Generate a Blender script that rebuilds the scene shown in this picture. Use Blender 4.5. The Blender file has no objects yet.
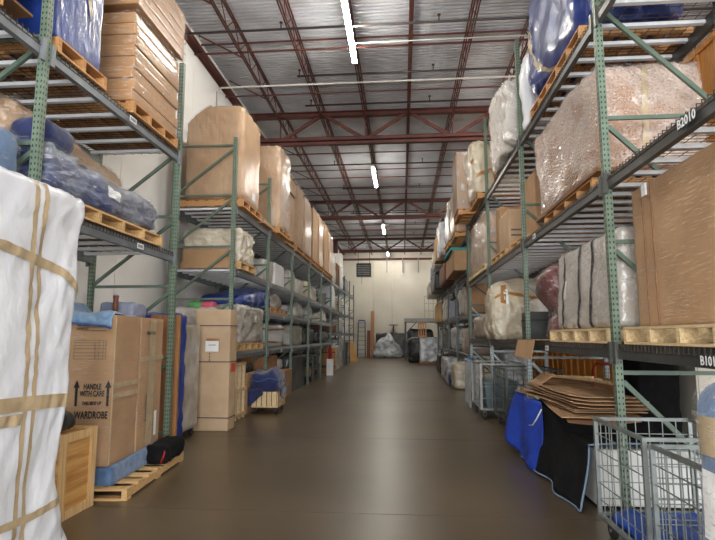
import bpy, math, random
from mathutils import Vector, Matrix, Euler, noise
R = math.radians
C = bpy.context.scene.collection
S = bpy.context.scene

# ------------------------------------------------------------------ camera, world, lights, exposure
F = 530.0
PITCH, YAW = R(7.098), R(4.763)
cd = bpy.data.cameras.new('camera'); cam = bpy.data.objects.new('camera', cd); C.objects.link(cam)
cd.sensor_width = 36.0; cd.lens = F/715.0*36.0; cd.clip_end = 200
cam.location = (0, 0, 1.5); cam.rotation_euler = (R(90)+PITCH, 0, YAW)
S.camera = cam
w = bpy.data.worlds.new('world'); S.world = w; w.use_nodes = True
w.node_tree.nodes['Background'].inputs[0].default_value = (.80, .88, 1, 1)
w.node_tree.nodes['Background'].inputs[1].default_value = 0.4
def area(name, loc, rot, sx, sy, power, col):
    l = bpy.data.lights.new(name, 'AREA'); l.shape = 'RECTANGLE'; l.size = sx; l.size_y = sy; l.energy = power; l.color = col
    o = bpy.data.objects.new(name, l); C.objects.link(o); o.location = loc; o.rotation_euler = rot
    return o
area('dock_door_daylight', (-0.2, -7.6, 2.5), (R(90), 0, 0), 6.6, 4.8, 900, (.96, .98, 1))
area('dock_door_daylight_right', (8.3, -7.6, 2.5), (R(90), 0, 0), 4.0, 4.8, 420, (.96, .98, 1))
TUBE = 100.0
vs = S.view_settings
vs.view_transform = 'Standard'; vs.look = 'None'; vs.exposure = 0.82; vs.gamma = 1.0; vs.use_curve_mapping = False

# ------------------------------------------------------------------ materials
def lin(c):
    return tuple(((x/255)/12.92 if x <= 10.3 else ((x/255+.055)/1.055)**2.4) for x in c)+(1,)
MT = {}
def nd(nt, t, **kw):
    n = nt.nodes.new(t)
    for k, v in kw.items():
        if isinstance(k, str) and hasattr(n, k): setattr(n, k, v)
    return n
def mat(name, c, rough=.6, metal=0., c2=None, scale=4., bump=0., bscale=40., coat=0., coatr=.12, rnd=.0,
        stretch=(1, 1, 1), detail=4., ramp=(.35, .65), bstretch=None, emit=None, spec=.5, sheen=0.):
    m = bpy.data.materials.new(name); m.use_nodes = True; nt = m.node_tree; L = nt.links
    b = nt.nodes['Principled BSDF']
    b.inputs['Roughness'].default_value = rough; b.inputs['Metallic'].default_value = metal
    b.inputs['Specular IOR Level'].default_value = spec
    b.inputs['Coat Weight'].default_value = coat; b.inputs['Coat Roughness'].default_value = coatr
    b.inputs['Sheen Weight'].default_value = sheen
    tc = nd(nt, 'ShaderNodeTexCoord')
    mp = nd(nt, 'ShaderNodeMapping'); mp.inputs['Scale'].default_value = stretch; L.new(tc.outputs['Object'], mp.inputs[0])
    nz = nd(nt, 'ShaderNodeTexNoise'); nz.inputs['Scale'].default_value = scale; nz.inputs['Detail'].default_value = detail
    L.new(mp.outputs[0], nz.inputs['Vector'])
    rp = nd(nt, 'ShaderNodeValToRGB'); rp.color_ramp.elements[0].position = ramp[0]; rp.color_ramp.elements[1].position = ramp[1]
    A = lin(c); B = lin(c2) if c2 else tuple(x*.8 for x in A[:3])+(1,)
    rp.color_ramp.elements[0].color = B; rp.color_ramp.elements[1].color = A
    L.new(nz.outputs['Fac'], rp.inputs[0])
    col = rp.outputs[0]
    if rnd:
        oi = nd(nt, 'ShaderNodeObjectInfo'); hs = nd(nt, 'ShaderNodeHueSaturation')
        mr = nd(nt, 'ShaderNodeMapRange'); mr.inputs[3].default_value = 1-rnd; mr.inputs[4].default_value = 1+rnd
        L.new(oi.outputs['Random'], mr.inputs[0]); L.new(mr.outputs[0], hs.inputs['Value']); L.new(col, hs.inputs['Color']); col = hs.outputs[0]
    L.new(col, b.inputs['Base Color'])
    if bump:
        m2 = nd(nt, 'ShaderNodeMapping'); m2.inputs['Scale'].default_value = bstretch or stretch; L.new(tc.outputs['Object'], m2.inputs[0])
        n2 = nd(nt, 'ShaderNodeTexNoise'); n2.inputs['Scale'].default_value = bscale; n2.inputs['Detail'].default_value = 3
        L.new(m2.outputs[0], n2.inputs['Vector'])
        bp = nd(nt, 'ShaderNodeBump'); bp.inputs['Strength'].default_value = bump; bp.inputs['Distance'].default_value = .02
        L.new(n2.outputs['Fac'], bp.inputs['Height']); L.new(bp.outputs[0], b.inputs['Normal'])
        if coat: L.new(bp.outputs[0], b.inputs['Coat Normal'])
    if emit:
        b.inputs['Emission Color'].default_value = lin(emit[0]); b.inputs['Emission Strength'].default_value = emit[1]
    MT[name] = m
    return m
def wood(name, c, c2, rnd=.12, axis=1, scale=3., rough=.65):
    st = [14, 14, 14]; st[axis] = .9
    return mat(name, c, rough, c2=c2, scale=scale, stretch=tuple(st), rnd=rnd, bump=.25, bscale=5, ramp=(.3, .62))
mat('concrete_floor', (102, 87, 66), .33, c2=(76, 64, 48), scale=.55, bump=.04, bscale=30, detail=8, ramp=(.3, .72), spec=.5)
mat('joint_dark', (38, 35, 32), .8)
mat('wall_white', (234, 233, 229), .75, c2=(218, 216, 210), scale=.8, bump=.05, bscale=18, detail=8, ramp=(.25, .6))
mat('wall_cream', (212, 206, 192), .8, c2=(196, 189, 174), scale=.5, bump=.05, bscale=12, detail=7)
mat('deck_steel', (214, 217, 222), .4, .2, c2=(188, 190, 194), scale=1.3, detail=6, bump=.1, bscale=6)
mat('primer_red', (104, 56, 46), .55, c2=(82, 42, 35), scale=3)
mat('pipe_dark', (62, 52, 48), .5, c2=(48, 40, 38))
mat('conduit_white', (205, 203, 196), .45, c2=(188, 186, 178))
mat('beam_grey', (122, 128, 132), .42, .25, c2=(104, 109, 112), scale=6, bump=.04)
mat('beam_dark', (84, 85, 82), .42, .25, c2=(70, 71, 68), scale=6, bump=.04)
mat('support_grey', (232, 234, 236), .4, .0, c2=(216, 218, 220), scale=5)
mat('wire_steel', (150, 146, 138), .4, .6, c2=(118, 108, 96), scale=9)
mat('wire_dark', (84, 72, 60), .5, .5, c2=(64, 54, 46), scale=9)
mat('galvanised', (150, 156, 154), .4, .5, c2=(126, 132, 130), scale=8)
mat('steel_dark', (74, 78, 76), .45, .4, c2=(58, 60, 58))
mat('aluminium', (178, 180, 180), .35, .7)
mat('chrome', (190, 190, 190), .2, .9)
mat('rubber', (34, 34, 35), .6)
wood('pallet_wood', (214, 176, 122), (176, 136, 86), .14)
wood('pallet_pale', (226, 200, 156), (194, 164, 116), .1)
wood('pallet_orange', (204, 152, 96), (168, 116, 68), .1)
wood('vault_wood', (222, 152, 66), (188, 116, 42), .1, axis=2)
wood('ply_wood', (222, 172, 104), (184, 126, 62), .06, axis=1, scale=1.4)
wood('batten_wood', (226, 190, 136), (198, 156, 102), .08, axis=2)
wood('board_brown', (168, 118, 74), (138, 92, 56), .1, axis=2)
mat('cardboard', (178, 142, 104), .75, c2=(164, 128, 92), scale=3, rnd=.09, bump=.05, bscale=14)
mat('cardboard_light', (194, 166, 134), .75, c2=(182, 154, 122), scale=3, rnd=.07, bump=.05, bscale=14)
mat('cardboard_orange', (192, 146, 98), .6, c2=(178, 132, 86), scale=3, rnd=.07, bump=.05, bscale=14, coat=.35)
mat('cardboard_dark', (140, 100, 66), .75, c2=(120, 84, 54), scale=3, rnd=.1)
mat('tape_tan', (188, 166, 132), .4, c2=(174, 152, 118), scale=8, bump=.15, bscale=20, coat=.3)
mat('tape_brown', (172, 122, 70), .4, c2=(156, 108, 60), scale=8, coat=.3)
mat('paper_white', (238, 238, 236), .7, c2=(226, 226, 226))
mat('ink_black', (32, 30, 30), .7, c2=(26, 24, 24))
mat('ink_grey', (110, 98, 88), .8, c2=(100, 90, 80))
mat('strap_purple', (70, 56, 74), .5)
mat('strap_black', (30, 30, 32), .5)
mat('sticker_red', (206, 74, 40), .5, c2=(196, 66, 34))
mat('black_hole', (14, 14, 14), .9)
# plastic film over goods
mat('film_white', (230, 231, 234), .38, c2=(220, 221, 226), scale=2, bump=.45, bscale=6, bstretch=(1.3, 1.3, .7), coat=.4, coatr=.2)
mat('film_blue', (36, 64, 142), .4, c2=(26, 48, 112), scale=2, bump=.3, bscale=16, bstretch=(1, 1, .4), coat=.5, coatr=.1)
mat('film_brown', (186, 154, 120), .42, c2=(170, 134, 98), scale=1.6, bump=.6, bscale=11, bstretch=(1.5, 1.5, .35), coat=.6, coatr=.18, rnd=.08)
mat('film_grey', (188, 184, 176), .4, c2=(146, 138, 124), scale=3, bump=.9, bscale=16, coat=.7, coatr=.12, rnd=.12)
mat('film_cream', (208, 198, 176), .42, c2=(186, 172, 146), scale=3, bump=.9, bscale=14, coat=.6, coatr=.16, rnd=.06)
mat('film_silver', (214, 216, 218), .3, .1, c2=(120, 120, 120), scale=3.2, bump=1., bscale=14, coat=.7, coatr=.1, rnd=.1)
mat('film_navy', (50, 66, 112), .4, c2=(120, 126, 134), scale=2.8, bump=.9, bscale=12, bstretch=(1, 1, 2.2), coat=.8, coatr=.14)
mat('film_maroon', (122, 62, 58), .4, c2=(86, 40, 40), scale=2.6, bump=.7, bscale=7, coat=.9, coatr=.12)
mat('film_dark', (54, 54, 54), .45, c2=(26, 26, 28), scale=4, bump=.8, bscale=8, coat=.25, coatr=.15, rnd=.2)
mat('film_pale', (204, 199, 192), .42, c2=(176, 166, 154), scale=2.2, bump=.8, bscale=14, coat=.75, coatr=.16)
mat('film_pink', (192, 172, 158), .42, c2=(168, 140, 124), scale=2.2, bump=.7, bscale=7, coat=.75, coatr=.16)
mat('pad_blue', (62, 92, 152), .85, c2=(48, 74, 128), scale=12, bump=.6, bscale=16, sheen=.3)
mat('pad_lightblue', (142, 172, 200), .85, c2=(112, 146, 182), scale=14, bump=.6, bscale=20, sheen=.3)
mat('pad_navy', (34, 44, 92), .85, c2=(26, 34, 72), scale=9, bump=.6, bscale=12, sheen=.3)
mat('pad_steelblue', (88, 120, 158), .8, c2=(66, 92, 128), scale=8, bump=.6, bscale=12, sheen=.3)
mat('pad_greyblue', (142, 148, 168), .85, c2=(124, 130, 150), scale=9, bump=.4, bscale=14)
mat('cloth_blue', (26, 66, 176), .7, c2=(20, 50, 146), scale=4, bump=.3, bscale=9)
mat('cloth_teal', (70, 168, 168), .7, c2=(50, 142, 146))
mat('cloth_cyan', (40, 118, 172), .7, c2=(30, 96, 146))
mat('blanket_black', (19, 19, 20), .95, c2=(12, 12, 13), scale=9, bump=.3, bscale=20, spec=.2)
mat('trim_lightblue', (116, 140, 164), .8)
mat('tarp_blue', (28, 82, 186), .45, c2=(20, 62, 150), bump=.5, bscale=8)
mat('panel_white', (226, 226, 222), .5, c2=(196, 194, 188), scale=2.5, detail=8, ramp=(.25, .55))
mat('grey_panel', (150, 150, 146), .4, .2, c2=(132, 132, 128))
mat('leather_brown', (116, 66, 44), .5)
mat('red_paint', (176, 32, 32), .4)
mat('plastic_pink', (226, 96, 120), .5)
mat('plastic_green', (96, 170, 96), .5)
mat('teal_bin', (88, 108, 110), .5, c2=(76, 94, 96))
mat('tube_white', (255, 255, 255), .4, emit=((255, 250, 240), TUBE))
def post_mat(name, c, c2, hole):
    m = mat(name, c, .45, .1, c2=c2, scale=7, bump=.03)
    nt = m.node_tree; L = nt.links; b = nt.nodes['Principled BSDF']
    src = b.inputs['Base Color'].links[0].from_socket
    tc = nd(nt, 'ShaderNodeTexCoord'); sp = nd(nt, 'ShaderNodeSeparateXYZ'); L.new(tc.outputs['Object'], sp.inputs[0])
    def mth(op, a, bb):
        n = nd(nt, 'ShaderNodeMath', operation=op)
        for i, v in enumerate((a, bb)):
            if isinstance(v, (int, float)): n.inputs[i].default_value = v
            elif v is not None: L.new(v, n.inputs[i])
        return n.outputs[0]
    # two punched columns on the faces, one hole each 5 cm
    zz = mth('ABSOLUTE', mth('SUBTRACT', mth('FRACT', mth('MULTIPLY', sp.outputs[2], 20.), None), .5), None)
    hz = mth('LESS_THAN', zz, .2)
    def colm(v):
        return mth('LESS_THAN', mth('ABSOLUTE', mth('SUBTRACT', mth('ABSOLUTE', v, None), .016), None), .006)
    def core(v): return mth('LESS_THAN', mth('ABSOLUTE', v, None), .027)
    hx = mth('MULTIPLY', colm(sp.outputs[0]), core(sp.outputs[0])); hy = mth('MULTIPLY', colm(sp.outputs[1]), core(sp.outputs[1]))
    fac = mth('MULTIPLY', hz, mth('MAXIMUM', hx, hy))
    mx = nd(nt, 'ShaderNodeMix', data_type='RGBA'); L.new(fac, mx.inputs[0]); L.new(src, mx.inputs[6]); mx.inputs[7].default_value = lin(hole)
    L.new(mx.outputs[2], b.inputs['Base Color'])
post_mat('post_green', (116, 133, 114), (100, 117, 100), (26, 34, 28))
post_mat('post_grey', (96, 104, 98), (82, 90, 84), (30, 34, 32))  # far-rack grey, darkened in its colour for the weaker light there
mat('brace_grey', (88, 96, 90), .45, .2, c2=(74, 82, 76), scale=6)  # goes with the far posts, same dimness put into the colour
mat('brace_green', (100, 116, 102), .45, .1, c2=(86, 102, 88), scale=6)
post_mat('post_silver', (176, 190, 188), (150, 164, 164), (40, 46, 46))
def film(name, lo, hi, scale, st, tint=(255, 255, 255)):
    m = bpy.data.materials.new(name); m.use_nodes = True; nt = m.node_tree; L = nt.links
    b = nt.nodes['Principled BSDF']; b.inputs['Base Color'].default_value = lin(tint); b.inputs['Roughness'].default_value = .14
    tc = nd(nt, 'ShaderNodeTexCoord'); mp = nd(nt, 'ShaderNodeMapping'); mp.inputs['Scale'].default_value = st
    mp.inputs['Rotation'].default_value = (R(12), R(14), 0)
    L.new(tc.outputs['Object'], mp.inputs[0])
    nz = nd(nt, 'ShaderNodeTexNoise'); nz.inputs['Scale'].default_value = scale; nz.inputs['Detail'].default_value = 5; L.new(mp.outputs[0], nz.inputs['Vector'])
    mr = nd(nt, 'ShaderNodeMapRange'); mr.inputs[1].default_value = .54; mr.inputs[2].default_value = .76; mr.inputs[3].default_value = lo; mr.inputs[4].default_value = hi  # white streaks in the alpha are highlights painted onto the film
    L.new(nz.outputs['Fac'], mr.inputs[0]); L.new(mr.outputs[0], b.inputs['Alpha'])
    bp = nd(nt, 'ShaderNodeBump'); bp.inputs['Strength'].default_value = .7; bp.inputs['Distance'].default_value = .02
    L.new(nz.outputs['Fac'], bp.inputs['Height']); L.new(bp.outputs[0], b.inputs['Normal'])
    MT[name] = m
film('stretch_film', .03, .45, 9, (1.2, 1.2, 5))
film('stretch_film_fine', .015, .3, 9, (.7, .7, 14))
film('film_bag', .18, .6, 6, (1.5, 1.5, .8))
def bubble_mat():
    m = mat('film_bubble', (188, 164, 148), .4, c2=(168, 132, 106), scale=1.6, ramp=(.42, .5), coat=.7, coatr=.15)
    nt = m.node_tree; L = nt.links; b = nt.nodes['Principled BSDF']
    tc = nd(nt, 'ShaderNodeTexCoord'); vo = nd(nt, 'ShaderNodeTexVoronoi'); vo.inputs['Scale'].default_value = 34
    L.new(tc.outputs['Object'], vo.inputs['Vector'])
    rp = nd(nt, 'ShaderNodeValToRGB'); rp.color_ramp.elements[0].color = (1, 1, 1, 1); rp.color_ramp.elements[1].color = (0, 0, 0, 1); rp.color_ramp.elements[1].position = .55
    L.new(vo.outputs['Distance'], rp.inputs[0])
    bp = nd(nt, 'ShaderNodeBump'); bp.inputs['Strength'].default_value = .8; bp.inputs['Distance'].default_value = .012
    L.new(rp.outputs[0], bp.inputs['Height']); L.new(bp.outputs[0], b.inputs['Normal']); L.new(bp.outputs[0], b.inputs['Coat Normal'])
bubble_mat()

# ------------------------------------------------------------------ mesh helpers
class MB:
    def __init__(s): s.v = []; s.f = []
    def hexa(s, P):
        n = len(s.v); s.v += [tuple(p) for p in P]
        s.f += [tuple(n+i for i in q) for q in ((0, 3, 2, 1), (4, 5, 6, 7), (0, 1, 5, 4), (1, 2, 6, 5), (2, 3, 7, 6), (3, 0, 4, 7))]
        return s
    def box(s, x0, x1, y0, y1, z0, z1):
        return s.hexa([(x0, y0, z0), (x1, y0, z0), (x1, y1, z0), (x0, y1, z0), (x0, y0, z1), (x1, y0, z1), (x1, y1, z1), (x0, y1, z1)])
    def obox(s, c, size, rot=(0, 0, 0)):
        m = Matrix.Translation(c) @ Euler(rot).to_matrix().to_4x4(); a, b, d = [k/2 for k in size]
        return s.hexa([m @ Vector(p) for p in ((-a, -b, -d), (a, -b, -d), (a, b, -d), (-a, b, -d), (-a, -b, d), (a, -b, d), (a, b, d), (-a, b, d))])
    def bar(s, p, q, wd, ht=None, up=(0, 0, 1)):
        ht = ht or wd; p = Vector(p); q = Vector(q); d = (q-p).normalized(); u = Vector(up)
        if abs(d.dot(u)) > .98: u = Vector((0, 1, 0))
        a = d.cross(u).normalized()*wd/2; b = a.cross(d).normalized()*ht/2
        return s.hexa([p-a-b, p+a-b, p+a+b, p-a+b, q-a-b, q+a-b, q+a+b, q-a+b])
    def tube(s, pts, r, n=8, closed=False):
        pts = [Vector(p) for p in pts]; base = len(s.v); k = len(pts)
        for i, p in enumerate(pts):
            d = (pts[min(i+1, k-1)]-pts[max(i-1, 0)]).normalized(); u = Vector((0, 0, 1)) if abs(d.z) < .9 else Vector((1, 0, 0))
            a = d.cross(u).normalized(); b = a.cross(d).normalized(); rr = r[i] if isinstance(r, (list, tuple)) else r
            for j in range(n):
                t = 2*math.pi*j/n; s.v.append(tuple(p+a*rr*math.cos(t)+b*rr*math.sin(t)))
        for i in range(k-1):
            for j in range(n):
                s.f.append((base+i*n+j, base+i*n+(j+1) % n, base+(i+1)*n+(j+1) % n, base+(i+1)*n+j))
        s.f.append(tuple(base+j for j in range(n))[::-1]); s.f.append(tuple(base+(k-1)*n+j for j in range(n)))
        return s
    def grid(s, fn, nu, nv, thick=0):
        base = len(s.v); P = [[Vector(fn(i/nu, j/nv)) for j in range(nv+1)] for i in range(nu+1)]
        for i in range(nu+1):
            for j in range(nv+1): s.v.append(tuple(P[i][j]))
        idx = lambda i, j: base+i*(nv+1)+j
        for i in range(nu):
            for j in range(nv): s.f.append((idx(i, j), idx(i+1, j), idx(i+1, j+1), idx(i, j+1)))
        if thick:
            b2 = len(s.v)
            for i in range(nu+1):
                for j in range(nv+1):
                    a = P[min(i+1, nu)][j]-P[max(i-1, 0)][j]; b = P[i][min(j+1, nv)]-P[i][max(j-1, 0)]
                    nn = a.cross(b); nn = nn.normalized() if nn.length > 1e-9 else Vector((0, 0, 1))
                    s.v.append(tuple(P[i][j]-nn*thick))
            id2 = lambda i, j: b2+i*(nv+1)+j
            for i in range(nu):
                for j in range(nv): s.f.append((id2(i, j+1), id2(i+1, j+1), id2(i+1, j), id2(i, j)))
            ring = [(i, 0) for i in range(nu+1)]+[(nu, j) for j in range(1, nv+1)]+[(i, nv) for i in range(nu-1, -1, -1)]+[(0, j) for j in range(nv-1, 0, -1)]
            for a, b in zip(ring, ring[1:]+ring[:1]): s.f.append((idx(*b), idx(*a), id2(*a), id2(*b)))
        return s
    def mesh(s, name, m, smooth=False):
        me = bpy.data.meshes.new(name); me.from_pydata(s.v, [], s.f); me.materials.append(MT[m]); me.update()
        if smooth: me.shade_smooth()
        return me
    def build(s, name, m, parent=None, loc=(0, 0, 0), rot=(0, 0, 0), smooth=False):
        return put(name, s.mesh(name, m, smooth), parent, loc, rot)
def put(name, me, parent=None, loc=(0, 0, 0), rot=(0, 0, 0)):
    o = bpy.data.objects.new(name, me); C.objects.link(o); o.location = loc; o.rotation_euler = rot
    if parent: o.parent = parent
    return o
CA = {}
def cmesh(key, fn):
    if key not in CA: CA[key] = fn()
    return CA[key]
def cbox(name, m, w_, d, h, parent, loc, rot=(0, 0, 0)):      # centred in x,y; base at z=0; shared mesh
    w_, d, h = round(w_, 3), round(d, 3), round(h, 3)
    me = cmesh(('b', m, w_, d, h), lambda: MB().box(-w_/2, w_/2, -d/2, d/2, 0, h).mesh(name, m))
    return put(name, me, parent, loc, rot)
def tag(o, label, cat, group=None):
    o['label'] = label; o['category'] = cat
    if group: o['group'] = group
    return o
def thing(name, label, cat, loc=(0, 0, 0), rz=0, group=None):
    o = bpy.data.objects.new(name, None); C.objects.link(o); o.empty_display_size = .1; o.location = loc; o.rotation_euler = (0, 0, rz)
    return tag(o, label, cat, group)
def struct(o): o['kind'] = 'structure'; return o
def surf_fn(size, r=.08, amp=.02, freq=2.5, crk=0., seed=0, shape=None, grow=0.):
    a, b, c = size[0]/2, size[1]/2, size[2]/2; r = min(r, a*.95, b*.95, c*.95); so = Vector((seed*7.13, seed*3.7, seed*1.9))
    def fn(p, off=0.):
        q = [math.sin(t*math.pi/2) for t in p] if r > .04 else [math.copysign(1-(1-abs(t))**2.6, t) for t in p]
        P = Vector((q[0]*a, q[1]*b, q[2]*c))
        core = Vector((max(-a+r, min(a-r, P.x)), max(-b+r, min(b-r, P.y)), max(-c+r, min(c-r, P.z))))
        d = P-core; d = d.normalized() if d.length > 1e-6 else Vector((0, 0, 1)); P = core+d*r
        if amp:
            nn = noise.noise(P*freq+so)*amp
            if crk:
                Pd = Vector((P.x+P.z*.5, P.y-P.z*.6, P.z*.55))
                nn += (1-abs(noise.noise(Pd*freq*2.6+so*1.7))*2.4)*crk*.55+(1-abs(noise.noise(Pd*freq*5.5+so))*2.4)*crk*.3
            P = P+d*nn
        P = P+d*(off+grow)
        if shape:
            P = Vector(shape(P.x/a, P.y/b, (P.z+c)/(2*c), P))
        z = P.z+c
        return Vector((P.x, P.y, max(z, 0.)))
    return fn
def soft(name, m, parent, size, n=10, loc=(0, 0, 0), **kw):
    fn = surf_fn(size, **kw); idx = {}; V = []; Fc = []
    def vid(p):
        k = (round(p[0]*n), round(p[1]*n), round(p[2]*n))
        if k not in idx: idx[k] = len(V); V.append(tuple(fn(p)))
        return idx[k]
    n2 = n
    for ax in range(3):
        for sg in (-1, 1):
            for i in range(n2):
                for j in range(n2):
                    q = []
                    for (du, dv) in ((0, 0), (1, 0), (1, 1), (0, 1)):
                        u = -1+2*(i+du)/n2; v = -1+2*(j+dv)/n2
                        p = [0, 0, 0]; p[ax] = sg; p[(ax+1) % 3] = u; p[(ax+2) % 3] = v; q.append(vid(tuple(p)))
                    if sg < 0: q.reverse()
                    Fc.append(tuple(q))
    me = bpy.data.meshes.new(name); me.from_pydata(V, [], Fc); me.materials.append(MT[m]); me.shade_smooth()
    o = put(name, me, parent, loc)
    return o, fn
FACE = {'+x': lambda u, v: (1, u, v), '-x': lambda u, v: (-1, u, v), '+y': lambda u, v: (u, 1, v), '-y': lambda u, v: (u, -1, v), '+z': lambda u, v: (u, v, 1)}
def patch(name, m, parent, fn, face, path, wd, off=.007, n=24, loc=(0, 0, 0)):
    """tape strip of width wd (in face units) following path points (u,v) over a soft surface"""
    def at(t):
        t *= len(path)-1; i = min(int(t), len(path)-2); f = t-i
        return [path[i][k]*(1-f)+path[i+1][k]*f for k in (0, 1)]
    d = Vector((path[-1][0]-path[0][0], path[-1][1]-path[0][1])).normalized(); nx, ny = -d.y, d.x
    def g(a, b):
        c = at(a); k = (b-.5)*wd
        return fn(FACE[face](max(-1, min(1, c[0]+nx*k)), max(-1, min(1, c[1]+ny*k))), off)
    return MB().grid(g, n, 3).build(name, m, parent, loc, smooth=True)
def txt(s, size, m, parent, loc, rot, name='lettering', sx=1., align='CENTER'):
    cu = bpy.data.curves.new(name, 'FONT'); cu.body = s; cu.size = size; cu.align_x = align; cu.align_y = 'CENTER'; cu.extrude = .0008; cu.resolution_u = 2
    cu.offset = size*.02
    tmp = bpy.data.objects.new('tmp', cu); C.objects.link(tmp); bpy.context.view_layer.update()
    me = bpy.data.meshes.new_from_object(tmp); bpy.data.objects.remove(tmp); bpy.data.curves.remove(cu)
    me.materials.clear(); me.materials.append(MT[m]); o = put(name, me, parent, loc, rot); o.scale = (sx, 1, 1)
    return o
RX = {'-y': (R(90), 0, 0), '+x': (R(90), 0, R(90)), '-x': (R(90), 0, R(-90)), '+z': (0, 0, 0)}

# ------------------------------------------------------------------ the building
XW, XE, Y0, Y1, ZC = -4.3, 11.0, -8.0, 38.8, 7.85
fl = struct(MB().box(XW, XE, Y0, Y1, -.2, -.012).build('floor', 'joint_dark'))
xs = [XW, 3.6, 7.4, XE]; ys = [Y0, -3.2, 1.6, 4.72, 8.05, 12.8, 17.6, 22.4, 27.2, 32, Y1]
for i in range(len(xs)-1):
    for j in range(len(ys)-1):
        MB().box(xs[i]+.004, xs[i+1]-.004, ys[j]+.004, ys[j+1]-.004, -.012, 0).build('slab', 'concrete_floor', fl)
wl = struct(MB().box(XW-.25, XW-.02, Y0, Y1, 0, ZC+.1).build('wall_left', 'wall_white'))
y = Y0
while y < Y1-.1:
    y2 = min(y+2.6, Y1); MB().box(XW-.02, XW, y+.006, y2-.006, 0, ZC+.1).build('wall_panel', 'wall_white', wl); y = y2
we = struct(MB().box(XW-.25, XE+.25, Y1+.02, Y1+.3, 0, ZC+.1).build('wall_back', 'wall_cream'))
x = XW
while x < XE-.1:
    x2 = min(x+1.72, XE); MB().box(x+.006, x2-.006, Y1, Y1+.02, 0, ZC+.1).build('wall_panel', 'wall_cream', we); x = x2
struct(MB().box(XE, XE+.25, Y0, Y1, 0, ZC+.1).build('wall_right', 'wall_white'))
# front wall behind the camera, with two open dock doors
wf = MB(); wf.box(XW-.25, -3.6, Y0-.25, Y0, 0, ZC+.1); wf.box(3.2, 6.2, Y0-.25, Y0, 0, ZC+.1); wf.box(10.4, XE+.25, Y0-.25, Y0, 0, ZC+.1)
wf.box(-3.6, 3.2, Y0-.25, Y0, 5.0, ZC+.1); wf.box(6.2, 10.4, Y0-.25, Y0, 5.0, ZC+.1)
struct(wf.build('wall_front', 'wall_white'))
# corrugated roof deck: ribs across the aisle
PR = .11; V = []; Fc = []; yy = Y0; prof = []
while yy < Y1:
    prof += [(yy, ZC), (yy+.058, ZC), (yy+.061, ZC+.14), (yy+.107, ZC+.14)]; yy += PR
for (a, z) in prof: V += [(XW-.25, a, z), (XE+.25, a, z)]
for i in range(len(prof)-1): Fc.append((2*i, 2*i+2, 2*i+3, 2*i+1))
me = bpy.data.meshes.new('ceiling'); me.from_pydata(V, [], Fc); me.materials.append(MT['deck_steel'])
ceil = struct(put('ceiling', me))
MB().box(XW-.25, XE+.25, Y0-.25, Y1+.3, ZC+.19, ZC+.3).build('roof_slab', 'joint_dark', ceil)
def joist():
    b = MB(); zt, zb = 7.82, 7.40
    for s in (-1, 1): b.box(s*.01, s*.036, Y0+.02, Y1-.02, zt-.035, zt); b.box(s*.01, s*.034, Y0+.5, Y1-.4, zb-.03, zb)
    yy = Y0+.5; up = False
    while yy < Y1-1:
        a = (0, yy, zb if not up else zt-.03); c = (0, yy+.42, zt-.03 if not up else zb); b.bar(a, c, .016); up = not up; yy += .42
    return b.mesh('joist', 'primer_red')
jm = joist(); JX = [-3.3+1.18*k for k in range(12)]
for jx in JX: put('joist', jm, ceil, (jx, 0, 0))
MB().box(XW, XW+.12, Y0, Y1, 7.5, 7.6).box(XW, XW+.02, Y0, Y1, 7.42, 7.6).build('ledger_angle', 'primer_red', ceil)
MB().box(XW, XE, Y1-.1, Y1, 7.05, 7.2).build('ledger_angle', 'primer_red', ceil)
for gy in (4.3, 13.9, 23.5, 33.0):
    g = MB().box(XW, XE, gy-.09, gy+.09, 7.50, 7.515).box(XW, XE, gy-.012, gy+.012, 7.515, 7.63).box(XW, XE, gy-.09, gy+.09, 7.62, 7.64).build('girder', 'primer_red', ceil)
    MB().box(XW+.4, XE, gy-.08, gy+.08, 6.80, 6.815).box(XW+.4, XE, gy-.012, gy+.012, 6.72, 6.80).box(XW+.4, XE, gy-.08, gy+.08, 6.90, 6.912).box(XW+.4, XE, gy-.08, gy-.068, 6.80, 6.91).build('bottom_chord', 'primer_red', g)
    for k in range(-1, 6):
        xt = -2.12+2.36*k; xb = xt-1.18
        if xt > XE: break
        if xb > XW+.3:
            MB().bar((xb, gy, 6.86), (xb, gy, 7.56), .035).build('strut', 'primer_red', g)
            MB().bar((xb+.05, gy, 6.86), (xt-.05, gy, 7.55), .07, .09).build('diagonal', 'primer_red', g)
        if xt+1.18 < XE and xt > XW: MB().bar((xt+.05, gy, 7.55), (xt+1.13, gy, 6.86), .07, .09).build('diagonal', 'primer_red', g)
    MB().box(XW+.02, XW+.3, gy-.1, gy+.1, 6.72, 7.6).build('bearing_plate', 'primer_red', g)
# horizontal and diagonal bridging between joists
for by in (6.5, 8.35, 10.2, 12.2, 16.5, 19.2, 21.6, 26, 29, 31, 35.5):
    MB().bar((XW, by, 7.385), (XE, by, 7.385), .03).build('bridging', 'primer_red', ceil)
    MB().bar((XW, by+.35, 7.80), (XE, by+.35, 7.80), .03).build('bridging', 'primer_red', ceil)
    MB().bar((XW+.1, by-.05, 7.78), (-3.32, by+.25, 7.40), .025).build('bridging', 'primer_red', ceil)
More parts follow.
